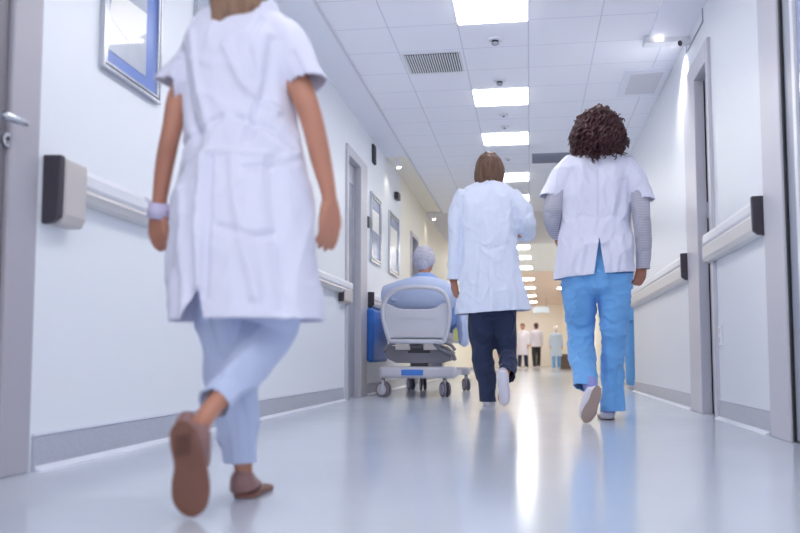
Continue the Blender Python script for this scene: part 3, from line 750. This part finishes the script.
K = [G.T([(489, 182, 0, 8, 8), (489, 187, 0, 17, 11), (489, 193, 0, 27, 15), (489, 205, 0, 31, 18), (489, 225, 0, 29, 18), (489, 250, 0, 29, 17), (490, 275, 0, 31, 19), (491.5, 300, 0, 35, 21), (492.5, 315, 0, 37, 22), (493, 326, 0, 38, 22)], n=40, ex=2.3),
     G.T([(468, 198, 0, 11, 12), (459, 210, 0, 9.5, 11), (455.5, 230, -.01, 7.8, 9), (454.5, 255, -.01, 6.8, 8), (453.5, 278, 0, 5.8, 7), (453.5, 290, 0, 5.6, 7)]),
     G.T([(510, 198, 0, 11, 12), (521, 209, -.01, 10, 11), (524.5, 220, 0, 9.5, 10.5), (526, 229, .05, 8.5, 8.5), (528, 235, .14, 7, 7), (522, 236, .24, 6, 6), (510, 235, .35, 6, 6)]),
     G.T([(489, 181, -.005, 8, 9), (489, 186, -.005, 10, 10)])]
fo = [G.f([(490, 195), (490, 250), (491, 312)], -.006, .006), G.f([(470, 205), (471, 250), (464, 312)], .008, .02), G.f([(510, 215), (505, 250), (508, 310)], .010, .02),
      G.f([(480, 225), (478, 265), (474, 312)], -.010, .018), G.f([(500, 215), (498, 262), (500, 312)], -.008, .018), G.f([(464, 200), (463, 225), (461, 262)], -.012, .014),
      G.f([(513, 205), (515, 225), (516, 238)], -.012, .014), G.f([(520, 250), (516, 280), (522, 312)], -.010, .02), G.f([(478, 245), (490, 252), (508, 246)], -.006, .010),
      G.f([(483, 205), (480, 225), (482, 240)], .006, .012), G.f([(530, 214), (522, 222), (518, 226)], -.008, .010), G.f([(450, 232), (458, 238)], -.006, .010)]
cu = [(G.p(492, 312.5), V((.06, 0, -1)), G.p(493, 335, 0), .36), (G.p(453.5, 280), V((0, 0, -1)), G.p(453.5, 291, 0), .10),
      (G.p(514, 235, .30), (G.p(508, 234, .34)-G.p(520, 236, .25)).normalized(), G.p(508, 234, .35), .08)]
cloth('coat', K, 'coat_cool', t, .008, 4, fo, [(.014, 7, .35, 4), (.014, 4.5, .5, 5, .7), (.007, 11, .6, 9, .8)], cu, .005)
T_ = [G.T([(490, 270, 0, 22, 15), (491, 300, 0, 25, 17), (492, 318, 0, 20, 15)]),
      G.T([(481, 300, 0, 13, 15), (481.5, 330, .01, 12.5, 13), (483, 355, .02, 10.5, 11), (486, 380, .02, 9, 9.5), (488, 401, .02, 8.5, 9), (488, 408, .02, 8.5, 9)]),
      G.T([(503, 300, 0, 14, 15), (504, 330, .03, 12.5, 13), (507, 352, .03, 10, 11), (508, 364, -.08, 8.5, 9.5), (507, 374, -.2, 8, 8), (506, 380, -.27, 8, 8)])]
cu = [(G.p(488, 401.5, .02), V((0, 0, -1)), G.p(488, 409, .02), .10), (G.p(507, 374, -.2), (G.p(506, 380, -.27)-G.p(508, 366, -.1)).normalized(), G.p(506, 381, -.28), .09)]
cloth('trousers', T_, 'navy', t, .009, 4, [G.f([(475, 340), (483, 346), (492, 342)], -.008, .012), G.f([(484, 355), (487, 378), (486, 398)], .007, .012), G.f([(500, 345), (508, 350), (514, 346)], -.008, .010)],
      [(.012, 10, .5, 2), (.011, 7, .9, 8, .8)], cu, .005)
def clog(G, rings, solepts, zax, parent, upper='white_shoe', sole='tan_sole', vox=.006, thick=.012):
    sh = link('shoe', fuse([G.T(r, n=20) for r in rings], vox, 3), upper, parent, True)
    bevel(link('sole', outline_sole(solepts, zax, thick), sole, sh), .004, 2); return sh
FOOT = smooth_loop([(0, -.045), (.03, -.03), (.033, .03), (.037, .10), (.044, .16), (.03, .215), (0, .228), (-.028, .215), (-.040, .16), (-.034, .10), (-.031, .03), (-.030, -.03)], 4)
def flat_sole(c, kk=1): return [V((c.x+x*kk, c.y+y*kk, .003)) for x, y in FOOT]
c = atY(488.5, 406, 6.25); 
clog(G, [[(488.5, 403, -.02, 5.5, 4), (488.5, 401, .03, 6.4, 5.5), (488.5, 401.5, .1, 6.4, 5), (488.5, 402, .18, 6.3, 4), (488.5, 403, .24, 5, 3)]], flat_sole(V((c.x, 6.25, 0)), 1.05), V((0, 0, 1)), t, sole='white_shoe')
lp = [(502, 367.5), (496.8, 372), (496.8, 382), (498.8, 390), (499, 400), (501.5, 405.5), (506, 405.5), (509.8, 400), (510, 390), (508, 380), (506.5, 370)]
pts = [G.p(x, y, -.33+.05*(y-367)/38) for x, y in smooth_loop(lp, 4)]
M['white_sole'] = mat('off_white_rubber_sole', (216, 206, 212), .5, vary=.05, vscale=20)
clog(G, [[(502.5, 370, -.30, 5, 6), (502.5, 376, -.29, 6, 6.5), (503.5, 386, -.275, 6, 6), (504.5, 396, -.265, 6, 5), (504.5, 402, -.26, 4.5, 4)]], pts, V((0, 1, 0)), t, sole='white_sole')

# ================================================================== curly haired woman in blue trousers
G = Px(4.93)
base = atY(605, 418, 5.0); base.z = 0
t = thing('person', base, 'curly haired woman walking away in white tunic, grey undersleeves and sky blue trousers', 'person')
k = 1.05
hc = G.p(598, 138, .03)
B, W, R_ = head_parts(hc, k, yaw=.05)
B.append(G.T([(598, 148, .0, 9.5), (598, 158, 0, 10), (598, 166, 0, 18, 12)]))
B.append(G.T([(598, 160, 0, 20, 11), (598, 175, 0, 28, 13), (596, 205, 0, 24, 13), (596, 235, 0, 23, 12), (597, 262, 0, 26, 14), (597, 285, 0, 27, 16)]))
B.append(G.T([(567, 172, 0, 10), (557, 195, -.02, 8), (552, 213, -.02, 6.2), (554, 226, .06, 5.5), (559, 236, .16, 4.6)]))
B.append(G.T([(628, 172, 0, 10), (638, 196, -.02, 8.2), (642, 222, -.03, 7.5), (643, 246, .0, 6.5), (642, 268, .02, 5)]))
B += hand_parts(G.p(642, 266, .02), (-.18, .2, -1), (.6, -.8, 0), k*.9, (.6, .8, .6), thumb=-1)
B += hand_parts(G.p(559, 234, .15), (.1, .6, -.75), (-.6, -.6, 0), k*.9, (.5, .6, .5), thumb=1)
B.append(G.T([(580, 280, 0, 14), (581, 330, .06, 9.5), (583, 352, .0, 8.5), (585.5, 372, -.13, 7), (589, 388, -.24, 5.5), (590, 392, -.25, 5.5)]))
B.append(G.T([(590, 388, -.25, 5.5), (592, 402, -.25, 6), (591, 414, -.23, 5.5)]))
B.append(G.T([(614, 280, 0, 15), (613, 330, .0, 9), (611, 375, .03, 7), (608, 405, .04, 6), (607, 412, .05, 6.5)]))
B.append(G.T([(607, 412, .04, 5, 4.5), (608, 411, .14, 6.5, 5), (608, 410, .22, 5, 4)]))
body = link('body', fuse(B, .0055, 3), 'skin_dark', t, True); face(body, W, R_, k)
# curls: a full mass plus hundreds of ringlets
def curl_mass(G):
    bm = bmesh.new(); rnd = random.Random(3)
    cs = [(G.p(598, 126, 0), 26), (G.p(596, 144, -.01), 26)]
    ctr = G.p(598, 130, .0); sc = depth(ctr)/F
    for i in range(520):
        u = rnd.uniform(-1, 1); an = rnd.uniform(0, 2*math.pi); s_ = math.sqrt(1-u*u)
        d = V((s_*math.cos(an), s_*math.sin(an), u))
        if d.y > .55 and d.z < .35: continue
        rx = 25-6*max(0, d.z+.1); rz = 21 if d.z > 0 else 26
        p = ctr+V((d.x*rx*sc, (d.y*22-9*(d.z < -.2))*sc, d.z*rz*sc))
        L = rnd.uniform(.05, .085)*(1.0 if d.z > -.3 else 1.3); r = rnd.uniform(.008, .013); ph = rnd.uniform(0, 6.28); turns = rnd.uniform(1.5, 2.4)
        fall = V((d.x*.45, d.y*.45, -1)).normalized() if d.z < .6 else V((d.x, d.y, -.5+rnd.uniform(-.3, .3))).normalized()
        a = fall.orthogonal().normalized(); b_ = fall.cross(a)
        pts = []; N = 11
        for j in range(N):
            w_ = j/(N-1); q = p+fall*(L*(w_-.2))+(a*math.cos(ph+turns*6.28*w_)+b_*math.sin(ph+turns*6.28*w_))*r
            pts.append((q, .0052*(1-.45*w_), .0052*(1-.45*w_)))
        tube(pts, bm, n=6, sub=1)
    return bm
H = [G.T([(599, 110, .0, 9, 10), (599, 115, .0, 15, 15), (598.5, 125, 0, 20, 19), (598, 137, -.005, 23.5, 19), (597.5, 148, -.02, 25, 15), (597.5, 156, -.045, 22, 10), (597, 161, -.06, 15, 6)], n=32)]
hr = fuse(H, .007, 2); displace(hr, nz=[(.03, 26, 1, 3), (.02, 55, 1, 6)])
ho = link('hair', hr, 'hair_dk', t, True)
link('curls', curl_mass(G), 'hair_dk', ho, True)
# tunic
K = [G.T([(598, 150, 0, 12, 10), (598, 155, 0, 20, 13), (598, 162, 0, 30, 17), (597.5, 175, 0, 35, 20), (596, 195, 0, 34.5, 21), (595, 220, 0, 34, 21), (595, 245, 0, 36, 23), (595, 268, 0, 38, 25), (595.5, 290, 0, 39, 26)], n=40, ex=2.3),
     G.T([(575, 165, 0, 12, 14), (564, 176, -.005, 12.5, 14), (555.5, 191, -.015, 11, 12), (549, 206, -.02, 11, 12)]),
     G.T([(621, 166, 0, 12, 14), (631, 177, -.005, 12.5, 14), (639, 192, -.015, 11.5, 12), (645.5, 208, -.02, 11.5, 12)])]
fo = [G.f([(597, 160), (597, 200), (597, 238)], -.007, .0045), G.f([(572, 175), (575, 205), (580, 240)], -.009, .015), G.f([(623, 176), (618, 205), (612, 240)], -.009, .015),
      G.f([(565, 225), (580, 218), (595, 222)], -.005, .010), G.f([(628, 225), (612, 218), (598, 222)], -.005, .010), G.f([(570, 240), (572, 258), (570, 275)], .008, .015),
      G.f([(620, 240), (622, 260), (622, 278)], .008, .015), G.f([(585, 235), (586, 258), (582, 275)], -.007, .015), G.f([(606, 235), (610, 258), (611, 278)], -.007, .015),
      G.f([(580, 165), (585, 190), (583, 205)], .005, .012), G.f([(614, 165), (609, 190), (612, 205)], .005, .012)]
cu = [(G.p(595, 276), V((.08, 0, -1)), G.p(595, 296, 0), .30), (G.p(552.5, 197, -.02), (G.p(550, 206)-G.p(556, 188)).normalized(), G.p(550, 207, -.02), .085, (G.p(561, 200).x, -1)),
      (G.p(641, 198.5, -.02), (G.p(644, 210)-G.p(639.5, 190)).normalized(), G.p(644, 211, -.02), .085, (G.p(632, 200).x, 1))]
tu = cloth('tunic', K, 'tunic', t, .007, 4, fo, [(.012, 8, .4, 4), (.012, 5, .5, 5, .7), (.006, 12, .6, 9, .8)], cu, .005)
bm = bmesh.new(); bm.from_mesh(tu.data); off = wloc(t)
a, b1, b2 = G.p(597.5, 240), G.p(591, 284), G.p(604.5, 284); a2, l2, r2 = (a.x, a.z), (b1.x, b1.z), (b2.x, b2.z)
for pq in ((a, b1), (a, b2)):
    dd = pq[1]-pq[0]; n_ = V((dd.z, 0, -dd.x)).normalized()
    vs = [v for v in bm.verts if v.co.y+off.y < G.Y0-.03 and v.co.z+off.z < a.z+.01]; sv = set(vs)
    es = [e for e in bm.edges if all(v in sv for v in e.verts)]; fs = [f for f in bm.faces if all(v in sv for v in f.verts)]
    bmesh.ops.bisect_plane(bm, geom=vs+es+fs, plane_co=pq[0]-off, plane_no=n_)
kill = []
for f in bm.faces:
    c = f.calc_center_median()+off
    if c.y < G.Y0-.03 and c.z < a.z:
        p = (c.x, c.z)
        if side2(a2, l2, p) > 0 and side2(a2, r2, p) < 0: kill.append(f)
bmesh.ops.delete(bm, geom=kill, context='FACES'); bm.to_mesh(tu.data); bm.free()
# undershirt sleeves
cloth('sleeve', [G.T([(566, 172, 0, 9, 10), (556, 195, -.02, 9.2, 10), (552.5, 213, -.03, 9.2, 10.5), (553.5, 226, .05, 8.4, 9), (557.5, 234, .13, 7, 7), (561, 240, .19, 6.5, 6.5)])], 'undersleeve', t, .007, 3,
      [G.f([(546, 214), (560, 222)], -.006, .008), G.f([(548, 222), (560, 214)], -.005, .007)], [(.004, 22, 1, 3)], [(G.p(557.5, 235, .14), (G.p(561, 240, .19)-G.p(555, 229, .09)).normalized(), G.p(561, 240, .19), .075)], .004)
cloth('sleeve', [G.T([(629, 172, 0, 9, 10), (638.5, 196, -.02, 9.3, 10), (642, 222, -.03, 8.8, 9), (643.5, 246, 0, 8, 8.5), (643, 267, .02, 7, 7.5), (642.5, 280, .02, 7, 7)])], 'undersleeve', t, .007, 3,
      [G.f([(634, 226), (650, 218)], -.006, .007), G.f([(634, 240), (650, 234)], -.005, .007), G.f([(635, 255), (650, 250)], -.004, .006)], [(.004, 22, 1, 3)], [(G.p(643, 269, .02), V((0, 0, -1)), G.p(642.5, 282, .02), .09)], .004)
# trousers
T_ = [G.T([(597, 232, 0, 27, 16), (597, 258, 0, 29, 18.5), (597, 275, 0, 32, 21), (597, 290, 0, 31, 21)]),
      G.T([(580, 275, 0, 17, 20), (579.5, 300, .02, 16, 18), (580.5, 325, .06, 13.5, 15), (581.5, 345, .04, 12.5, 14), (584, 365, -.08, 12.5, 13), (586, 384, -.20, 12.5, 13), (588, 396, -.25, 13, 13)]),
      G.T([(613.5, 275, 0, 18.5, 20), (614, 300, .0, 16, 18), (613.5, 325, .0, 13.5, 15), (613, 350, .02, 11.5, 13), (612.5, 380, .03, 11, 12.5), (612.5, 410, .03, 12, 13), (612.5, 422, .03, 12, 13)])]
cu = [(G.p(585, 387, -.21), V((-.15, -.25, -1)).normalized(), G.p(588, 400, -.25), .12), (G.p(612, 410.5, .03), V((0, 0, -1)), G.p(612, 423, .03), .13)]
fo = [G.f([(567, 320), (577, 330), (590, 326)], -.010, .012), G.f([(569, 333), (582, 337), (592, 332)], .007, .010), G.f([(572, 345), (580, 362), (590, 378)], -.008, .012), G.f([(574, 280), (576, 305), (574, 320)], .006, .014),
      G.f([(600, 318), (612, 326), (625, 320)], -.009, .012), G.f([(601, 333), (612, 338), (624, 335)], .006, .009), G.f([(606, 345), (608, 378), (606, 408)], .007, .012), G.f([(617, 345), (618, 375), (616, 408)], -.007, .012), G.f([(598, 282), (597, 296)], -.01, .012)]
cloth('trousers', T_, 'blue', t, .007, 3, fo, [(.012, 11, .45, 2), (.009, 6, 1.2, 7, .8), (.006, 13, 1.2, 3, .9)], cu, .005)
link('sock', fuse([G.T([(588.5, 380, -.22, 7, 7), (591, 388, -.25, 7.3, 7.3), (594, 396, -.255, 7.5, 7.5)])], .006, 2), 'sock', t, True)
link('sock', fuse([G.T([(608, 404, .04, 7.2, 7.2), (607.5, 412, .05, 7.4, 7.4)])], .006, 2), 'sock', t, True)
lp = [(596, 386), (592, 391), (589, 399), (584, 407), (581, 415), (583.5, 422), (589, 422.5), (594.5, 417), (597.8, 407), (601, 398), (601.5, 390), (599.5, 386)]
pts = [G.p(x, y, -.33+.07*(y-385)/38) for x, y in smooth_loop(lp, 4)]
clog(G, [[(594, 388, -.275, 7, 6), (592, 396, -.262, 8.5, 6), (589, 405, -.25, 8.5, 5.5), (586.5, 414, -.24, 7.5, 4), (585.5, 419, -.235, 5.5, 3)]], pts, V((0, 1, 0)), t)
c = atY(607.5, 418, 5.0)
clog(G, [[(607, 415.5, .02, 6, 4.5), (607.3, 412.5, .07, 7.5, 6.5), (607.8, 412.5, .15, 7.8, 6), (608, 413, .22, 7.5, 5), (608, 414, .28, 6, 4)]], flat_sole(V((c.x, 5.0, 0)), 1.08), V((0, 0, 1)), t)

# ================================================================== simple standing figures (far away or mostly hidden)
def figure(x, y, h, facing, top, bot, label, hairm, coat_hem=.45, step=.12, capmat=None, skin='skin', vox=.012):
    t = thing('person', (x, y, 0), label, 'person')
    k = h/1.68
    R = Matrix.Rotation(facing, 3, 'Z')
    def Wp(a, b_, c): return V((x, y, 0))+R@V((a*k, b_*k, c*k))
    def TT(rings, **kw): return tube([(Wp(*r[0]), r[1]*k, (r[2] if len(r) > 2 else r[1])*k) for r in rings], **kw)
    B, W, R_ = head_parts(Wp(0, 0, 1.56), k, yaw=facing)
    B.append(TT([((0, 0, 1.50), .05), ((0, 0, 1.42), .055), ((0, 0, 1.36), .10, .08)]))
    B.append(TT([((0, 0, 1.38), .12, .09), ((0, 0, 1.28), .17, .11), ((0, 0, 1.05), .13, .10), ((0, 0, .88), .16, .12), ((0, 0, .80), .14, .11)]))
    for s in (-1, 1):
        B.append(TT([((s*.17, 0, 1.36), .05), ((s*.21, -.01, 1.1), .04), ((s*.22, .05, .86), .028)]))
        B += hand_parts(Wp(s*.22, .055, .86), R@V((0, .15, -1)), R@V((s, 0, 0)), k*.9, thumb=1 if s < 0 else -1)
        B.append(TT([((s*.09, 0, .85), .085), ((s*.10, s*step*.5, .47), .058), ((s*.10, s*step, .09), .036), ((s*.10, s*step, .04), .035)]))
        B.append(TT([((s*.10, s*step-.03, .035), .032, .028), ((s*.10, s*step+.06, .03), .038, .024), ((s*.10, s*step+.15, .025), .03, .02)]))
    b0 = link('body', fuse(B, min(vox, .010), 2), skin, t, True); face(b0, W, R_, k)
    K = [TT([((0, 0, 1.43), .06, .06), ((0, 0, 1.38), .16, .10), ((0, 0, 1.28), .20, .13), ((0, 0, 1.05), .17, .13), ((0, 0, .85), .20, .15), ((0, 0, coat_hem), .23, .17), ((0, 0, coat_hem-.02), .23, .17)], ex=2.2)]
    for s in (-1, 1): K.append(TT([((s*.15, 0, 1.36), .07), ((s*.20, -.01, 1.2), .065), ((s*.215, 0, 1.05), .055), ((s*.22, .045, .9), .045)]))
    cloth('top', K, top, t, vox, 3, (), [(.010*k, 12, .5, 2)], [(Wp(0, 0, coat_hem+.01), V((0, 0, -1)), Wp(0, 0, coat_hem), .3*k)] if coat_hem < .8 else (), .004)
    L = [TT([((0, 0, .95), .15, .12), ((0, 0, .82), .17, .13), ((0, 0, .76), .14, .12)])]
    for s in (-1, 1): L.append(TT([((s*.085, 0, .84), .10), ((s*.10, s*step*.5, .47), .08), ((s*.10, s*step, .12), .07), ((s*.10, s*step, .07), .07)]))
    cloth('trousers', L, bot, t, vox, 3, (), [(.008*k, 14, .5, 2)], (), .0)
    for s in (-1, 1): link('shoe', fuse([TT([((s*.10, s*step-.05, .045), .042, .04), ((s*.10, s*step+.05, .05), .048, .045), ((s*.10, s*step+.17, .035), .04, .03)])], .01, 2), 'white_shoe', t, True)
    hm = capmat or hairm
    hh = [ell(W((0, -.018, .034)), (.087*k, .100*k, .095*k), R_), ell(W((0, -.05, -.02)), (.075*k, .055*k, .08*k), R_)]
    hr = fuse(hh, .009, 2); displace(hr, nz=[(.006, 40, .5, 3)]); link('surgical_cap' if capmat else 'hair', hr, hm, t, True)
    return t
figure(1.19, 9.75, 1.7, 0, 'blue', 'blue', 'person in sky blue scrubs mostly hidden behind the far corner of the right wall', 'hair_br', coat_hem=.72, step=.08)
figure(-.22, 27.5, 1.42, 2.9, 'coat', 'navy', 'distant person in long white coat, leftmost of the three far figures', 'hair_br', coat_hem=.50)
figure(.22, 30.5, 1.55, .2, 'coat', 'black', 'distant person in white top and black trousers, middle of the three far figures', 'hair_dk', coat_hem=.78)
M['pale_gown'] = mat('pale_blue_gown', (196, 216, 242), .85)
figure(.78, 26.5, 1.3, 0, 'pale_gown', 'blue', 'distant person in pale blue gown and white cap, rightmost of the far figures', 'hair_br', coat_hem=.50, capmat='white_plastic')
# far furniture and sign
t = thing('bench', (1.12, 28, 0), 'low dark brown bench far away on the right side, beyond the blue trousers', 'bench')
bevel(link('bench_seat', box(.92, 1.27, 27, 29, .38, .46), 'brown', t), .02)
for y in (27.1, 28.9): link('leg', box(.95, 1.24, y-.03, y+.03, 0, .38), 'brown', t)
t = thing('hanging_sign', (.37, 31, 2.2), 'small bright pale blue sign hanging from the far ceiling', 'sign')
M['signglow'] = mat('backlit_sign', (214, 232, 248), .5, emit=.12)
bevel(link('sign_board', box(.12, .68, 31, 31.06, 1.93, 2.14), 'signglow', t), .01)
for x in (.2, .6): link('hanger', cyl((x, 31.03, 2.14), (x, 31.03, ZC), .012), 'silver', t)

# ================================================================== hospital bed and patient
bed = thing('hospital_bed', (-.97, 8.4, 0), 'grey plastic hospital bed on castors with raised headboard by the left wall', 'bed')
G = Px(7.5)
def T2(pts, r, **kw): return tube([(p, r, r) for p in pts], **kw)
# headboard: looped tube and a panel
loop = [(389.5, 341), (384.5, 325), (382.5, 310), (386, 299), (394, 291), (405, 288), (418, 287), (431, 288), (441, 291), (447, 299), (449.5, 311), (448, 328), (443.5, 342)]
bm = T2([G.p(x, y) for x, y in loop], .019, n=14)
tube([(G.p(389.5, 341), .02, .02), (G.p(416, 341.5), .02, .02), (G.p(443.5, 342), .02, .02)], bm, n=14)
hb = link('headboard_frame', bm, 'bed', bed, True)
def plate(pts, G, dy, th_, bmx=None):
    bmx = bmx or bmesh.new(); vs = [bmx.verts.new(G.p(x, y, dy)) for x, y in pts]; f = bmx.faces.new(vs)
    r = bmesh.ops.extrude_face_region(bmx, geom=[f]); bmesh.ops.translate(bmx, verts=[v for v in r['geom'] if isinstance(v, bmesh.types.BMVert)], vec=(0, th_, 0))
    bmesh.ops.recalc_face_normals(bmx, faces=bmx.faces); return bmx
bevel(link('headboard', plate([(384, 309), (386, 303), (392, 305.5), (397, 308), (404, 309), (428, 309), (436, 307.5), (441, 304), (446, 302.5), (448, 309), (447, 325), (443, 338), (390, 338), (386, 325)], G, .0, .03), 'bed', bed), .008, 3)
link('headboard_ridge', plate([(398, 317), (437, 317), (437, 318.5), (398, 318.5)], G, -.006, .008), 'bed_light', bed)
link('label_stripe', plate([(393, 331), (441, 331), (441, 336), (393, 336)], G, -.004, .006), 'bed_light', bed)
# mattress base, mattress, raised back, sheet
XA, XB = -1.27, -.66
bevel(link('deck', box(XA+.02, XB-.02, 7.56, 9.55, .50, .56), 'bed_light', bed), .01)
bevel(link('mattress', box(XA+.03, XB-.03, 8.05, 9.5, .56, .68), 'sheet', bed), .03, 3)
bm = bmesh.new(); p0 = V((0, 7.63, .92)); p1 = V((0, 8.15, .62))
for x in (XA+.05, XB-.05):
    pass
bm = prism_y([(XA+.05, 0), (XB-.05, 0), (XB-.05, .1), (XA+.05, .1)], 0, .62); bm.transform(Matrix.Translation((0, 7.66, .93)) @ Matrix.Rotation(math.radians(-35), 4, 'X') @ Matrix.Translation((0, 0, -.1)))
bevel(link('raised_backrest', bm, 'sheet', bed), .025, 3)
# under-frame mechanism
bm = plate([(388, 346), (444, 346), (452, 352), (450, 360), (440, 363), (396, 363), (386, 358), (385, 350)], G, .04, .35)
link('lift_mechanism', bm, 'bed_grey', bed); bevel(bed.children[-1], .012, 2)
for xx0, xx1 in ((396, 409), (424, 436)):
    bevel(link('actuator', plate([(xx0, 339), (xx1, 339), (xx1+1, 350), (xx0-1, 350)], G, .0, .1), 'beige', bed), .008)
link('black_slot', plate([(408, 348), (430, 348), (430, 353), (408, 353)], G, .03, .02), 'black', bed)
bm = T2([G.p(384, 352, .02), G.p(392, 344, .02), G.p(416, 342.5, .02), G.p(446, 343, .02), G.p(455, 350, .02)], .014, n=10)
T2([G.p(434, 343, .0), G.p(441, 350, 0), G.p(452, 354, 0), G.p(455, 360, 0)], .016, bm=bm, n=10)
link('frame_tube', bm, 'bed_grey', bed, True)
link('lifting_column', box(-1.06, -.90, 7.75, 7.95, .2, .5), 'bed_light', bed)
link('lifting_column', box(-1.06, -.90, 9.0, 9.2, .2, .5), 'bed_light', bed)
bs = bevel(link('chassis', box(-1.30, -.635, 7.46, 7.72, .165, .265), 'bed_light', bed), .03, 4)
link('chassis_beam', box(-1.2, -.7, 7.70, 9.2, .17, .22), 'bed_light', bed)
bevel(link('chassis', box(-1.28, -.62, 9.0, 9.2, .165, .245), 'bed_light', bed), .03, 4)
bevel(link('blue_label', box(-1.10, -.91, 7.45, 7.462, .19, .24), 'tag', bed), .003)
def castor(x, y, twist=0, r=.065):
    cs = link('castor', cyl((x, y, .17), (x, y, .10), .016), 'bed_grey', bed)
    e = V((math.cos(twist), math.sin(twist), 0)); n_ = e
    for s in (-1, 1):
        bm = cyl(V((x, y+.02, r))+n_*(s*.012), V((x, y+.02, r))+n_*(s*.030), r, n=28); wl = bevel(link('wheel', bm, 'tyre', cs), .006, 2)
        cyl_ = cyl(V((x, y+.02, r))+n_*(s*.028), V((x, y+.02, r))+n_*(s*.034), r*.68, n=20); link('hub', cyl_, 'bed_light', wl)
    link('fork', box(x-.010, x+.010, y-.02, y+.03, .05, .15), 'bed_light', cs)
castor(-1.265, 7.50, 1.1, .068); castor(-.735, 7.58, .5, .068); castor(-1.25, 9.15, .5); castor(-.66, 9.1, .4)
castor(-1.12, 9.15, .3)
# side rail right and pillow bits
bm = T2([V((-.625, 7.9, .56)), V((-.615, 7.9, .80)), V((-.615, 8.2, .84)), V((-.615, 8.6, .82)), V((-.625, 8.7, .56))], .014, n=10)
link('side_rail', bm, 'bed', bed, True)
bevel(link('yellow_tag', plate([(453, 330), (457, 328), (458, 340), (454, 342)], G, .1, .01), 'yellow', bed), .002)
o = link('pillow', fuse([tube([(V((-1.30, 7.70, .90)), .09, .05), (V((-1.16, 7.68, .90)), .13, .07), (V((-.96, 7.66, .92)), .15, .08), (V((-.76, 7.68, .90)), .13, .07), (V((-.64, 7.72, .84)), .07, .05)], n=24)], .012, 3), 'sheet', None, True)
setp(o, 'pale blue pillow propped behind the capped patient against the headboard', 'pillow')
# blanket over the legs hanging down the right side
bl_ = fuse([tube([(V((-.97, 8.2, .74)), .33, .11), (V((-.97, 8.7, .75)), .34, .12), (V((-.97, 9.3, .72)), .33, .10), (V((-.97, 9.5, .70)), .32, .08)], n=32, ex=3),
            tube([(V((-.635, 7.95, .92)), .045, .10), (V((-.615, 7.97, .75)), .045, .14), (V((-.60, 7.98, .55)), .04, .16), (V((-.60, 7.98, .47)), .035, .15)], n=20)], .012, 3)
displace(bl_, nz=[(.03, 8, .6, 2), (.01, 25, .6, 1)])
o = link('blanket', bl_, 'sheet', None, True); setp(o, 'pale blue blanket over the patient and hanging down the right side of the bed', 'blanket')
# patient
G = Px(7.78)
t = thing('person', (-.97, 8.0, .60), 'patient in blue gown and grey-white cap sitting up in the hospital bed', 'person')
hc = G.p(424.5, 261, .02); k = 1.0
B, W, R_ = head_parts(hc, k, yaw=-.35)
B.append(tube([(hc+V((0, -.01, -.06)), .055, .055), (hc+V((0, -.02, -.13)), .058, .06), (hc+V((0, -.02, -.18)), .10, .09)]))
sh_ = hc+V((0, -.02, -.175))
B.append(tube([(sh_, .10, .08), (sh_+V((0, .02, -.10)), .16, .10), (sh_+V((0, .12, -.33)), .15, .11), (sh_+V((0, .22, -.50)), .17, .12)]))
for s in (-1, 1):
    B.append(tube([(sh_+V((s*.14, 0, -.05)), .05, .05), (sh_+V((s*.20, .08, -.28)), .042, .042), (sh_+V((s*.18, .30, -.38)), .030, .030)]))
    B += hand_parts(sh_+V((s*.18, .30, -.38)), (-s*.3, 1, -.1), (0, .1, 1), .9, thumb=1 if s > 0 else -1)
    B.append(tube([(sh_+V((s*.09, .22, -.50)), .08, .075), (sh_+V((s*.11, .66, -.43)), .06, .06), (sh_+V((s*.10, 1.1, -.52)), .038, .04), (sh_+V((s*.1, 1.15, -.46)), .03, .05)]))
b0 = link('body', fuse(B, .009, 3), 'skin', t, True); face(b0, W, R_, k)
K = [tube([(sh_+V((0, .0, .05)), .07, .07), (sh_+V((0, 0, -.01)), .13, .10), (sh_+V((0, .02, -.10)), .19, .13), (sh_+V((0, .1, -.30)), .20, .14), (sh_+V((0, .22, -.50)), .21, .14)], n=32)]
for s in (-1, 1):
    K.append(tube([(sh_+V((s*.13, 0, -.05)), .075, .075), (sh_+V((s*.20, .04, -.20)), .07, .07), (sh_+V((s*.22, .12, -.36)), .062, .062), (sh_+V((s*.19, .26, -.39)), .05, .05)]))
cloth('gown', K, 'gown', t, .012, 4, (), [(.02, 9, .8, 2), (.016, 8, .9, 1, .8)], (), .0)
hr = fuse([ell(W((0, -.016, .028)), (.100, .112, .110), R_), ell(W((0, -.045, -.03)), (.078, .06, .06), R_)], .008, 2); displace(hr, nz=[(.010, 45, 1, 3)])
link('surgical_cap', hr, 'cap_net', t, True)
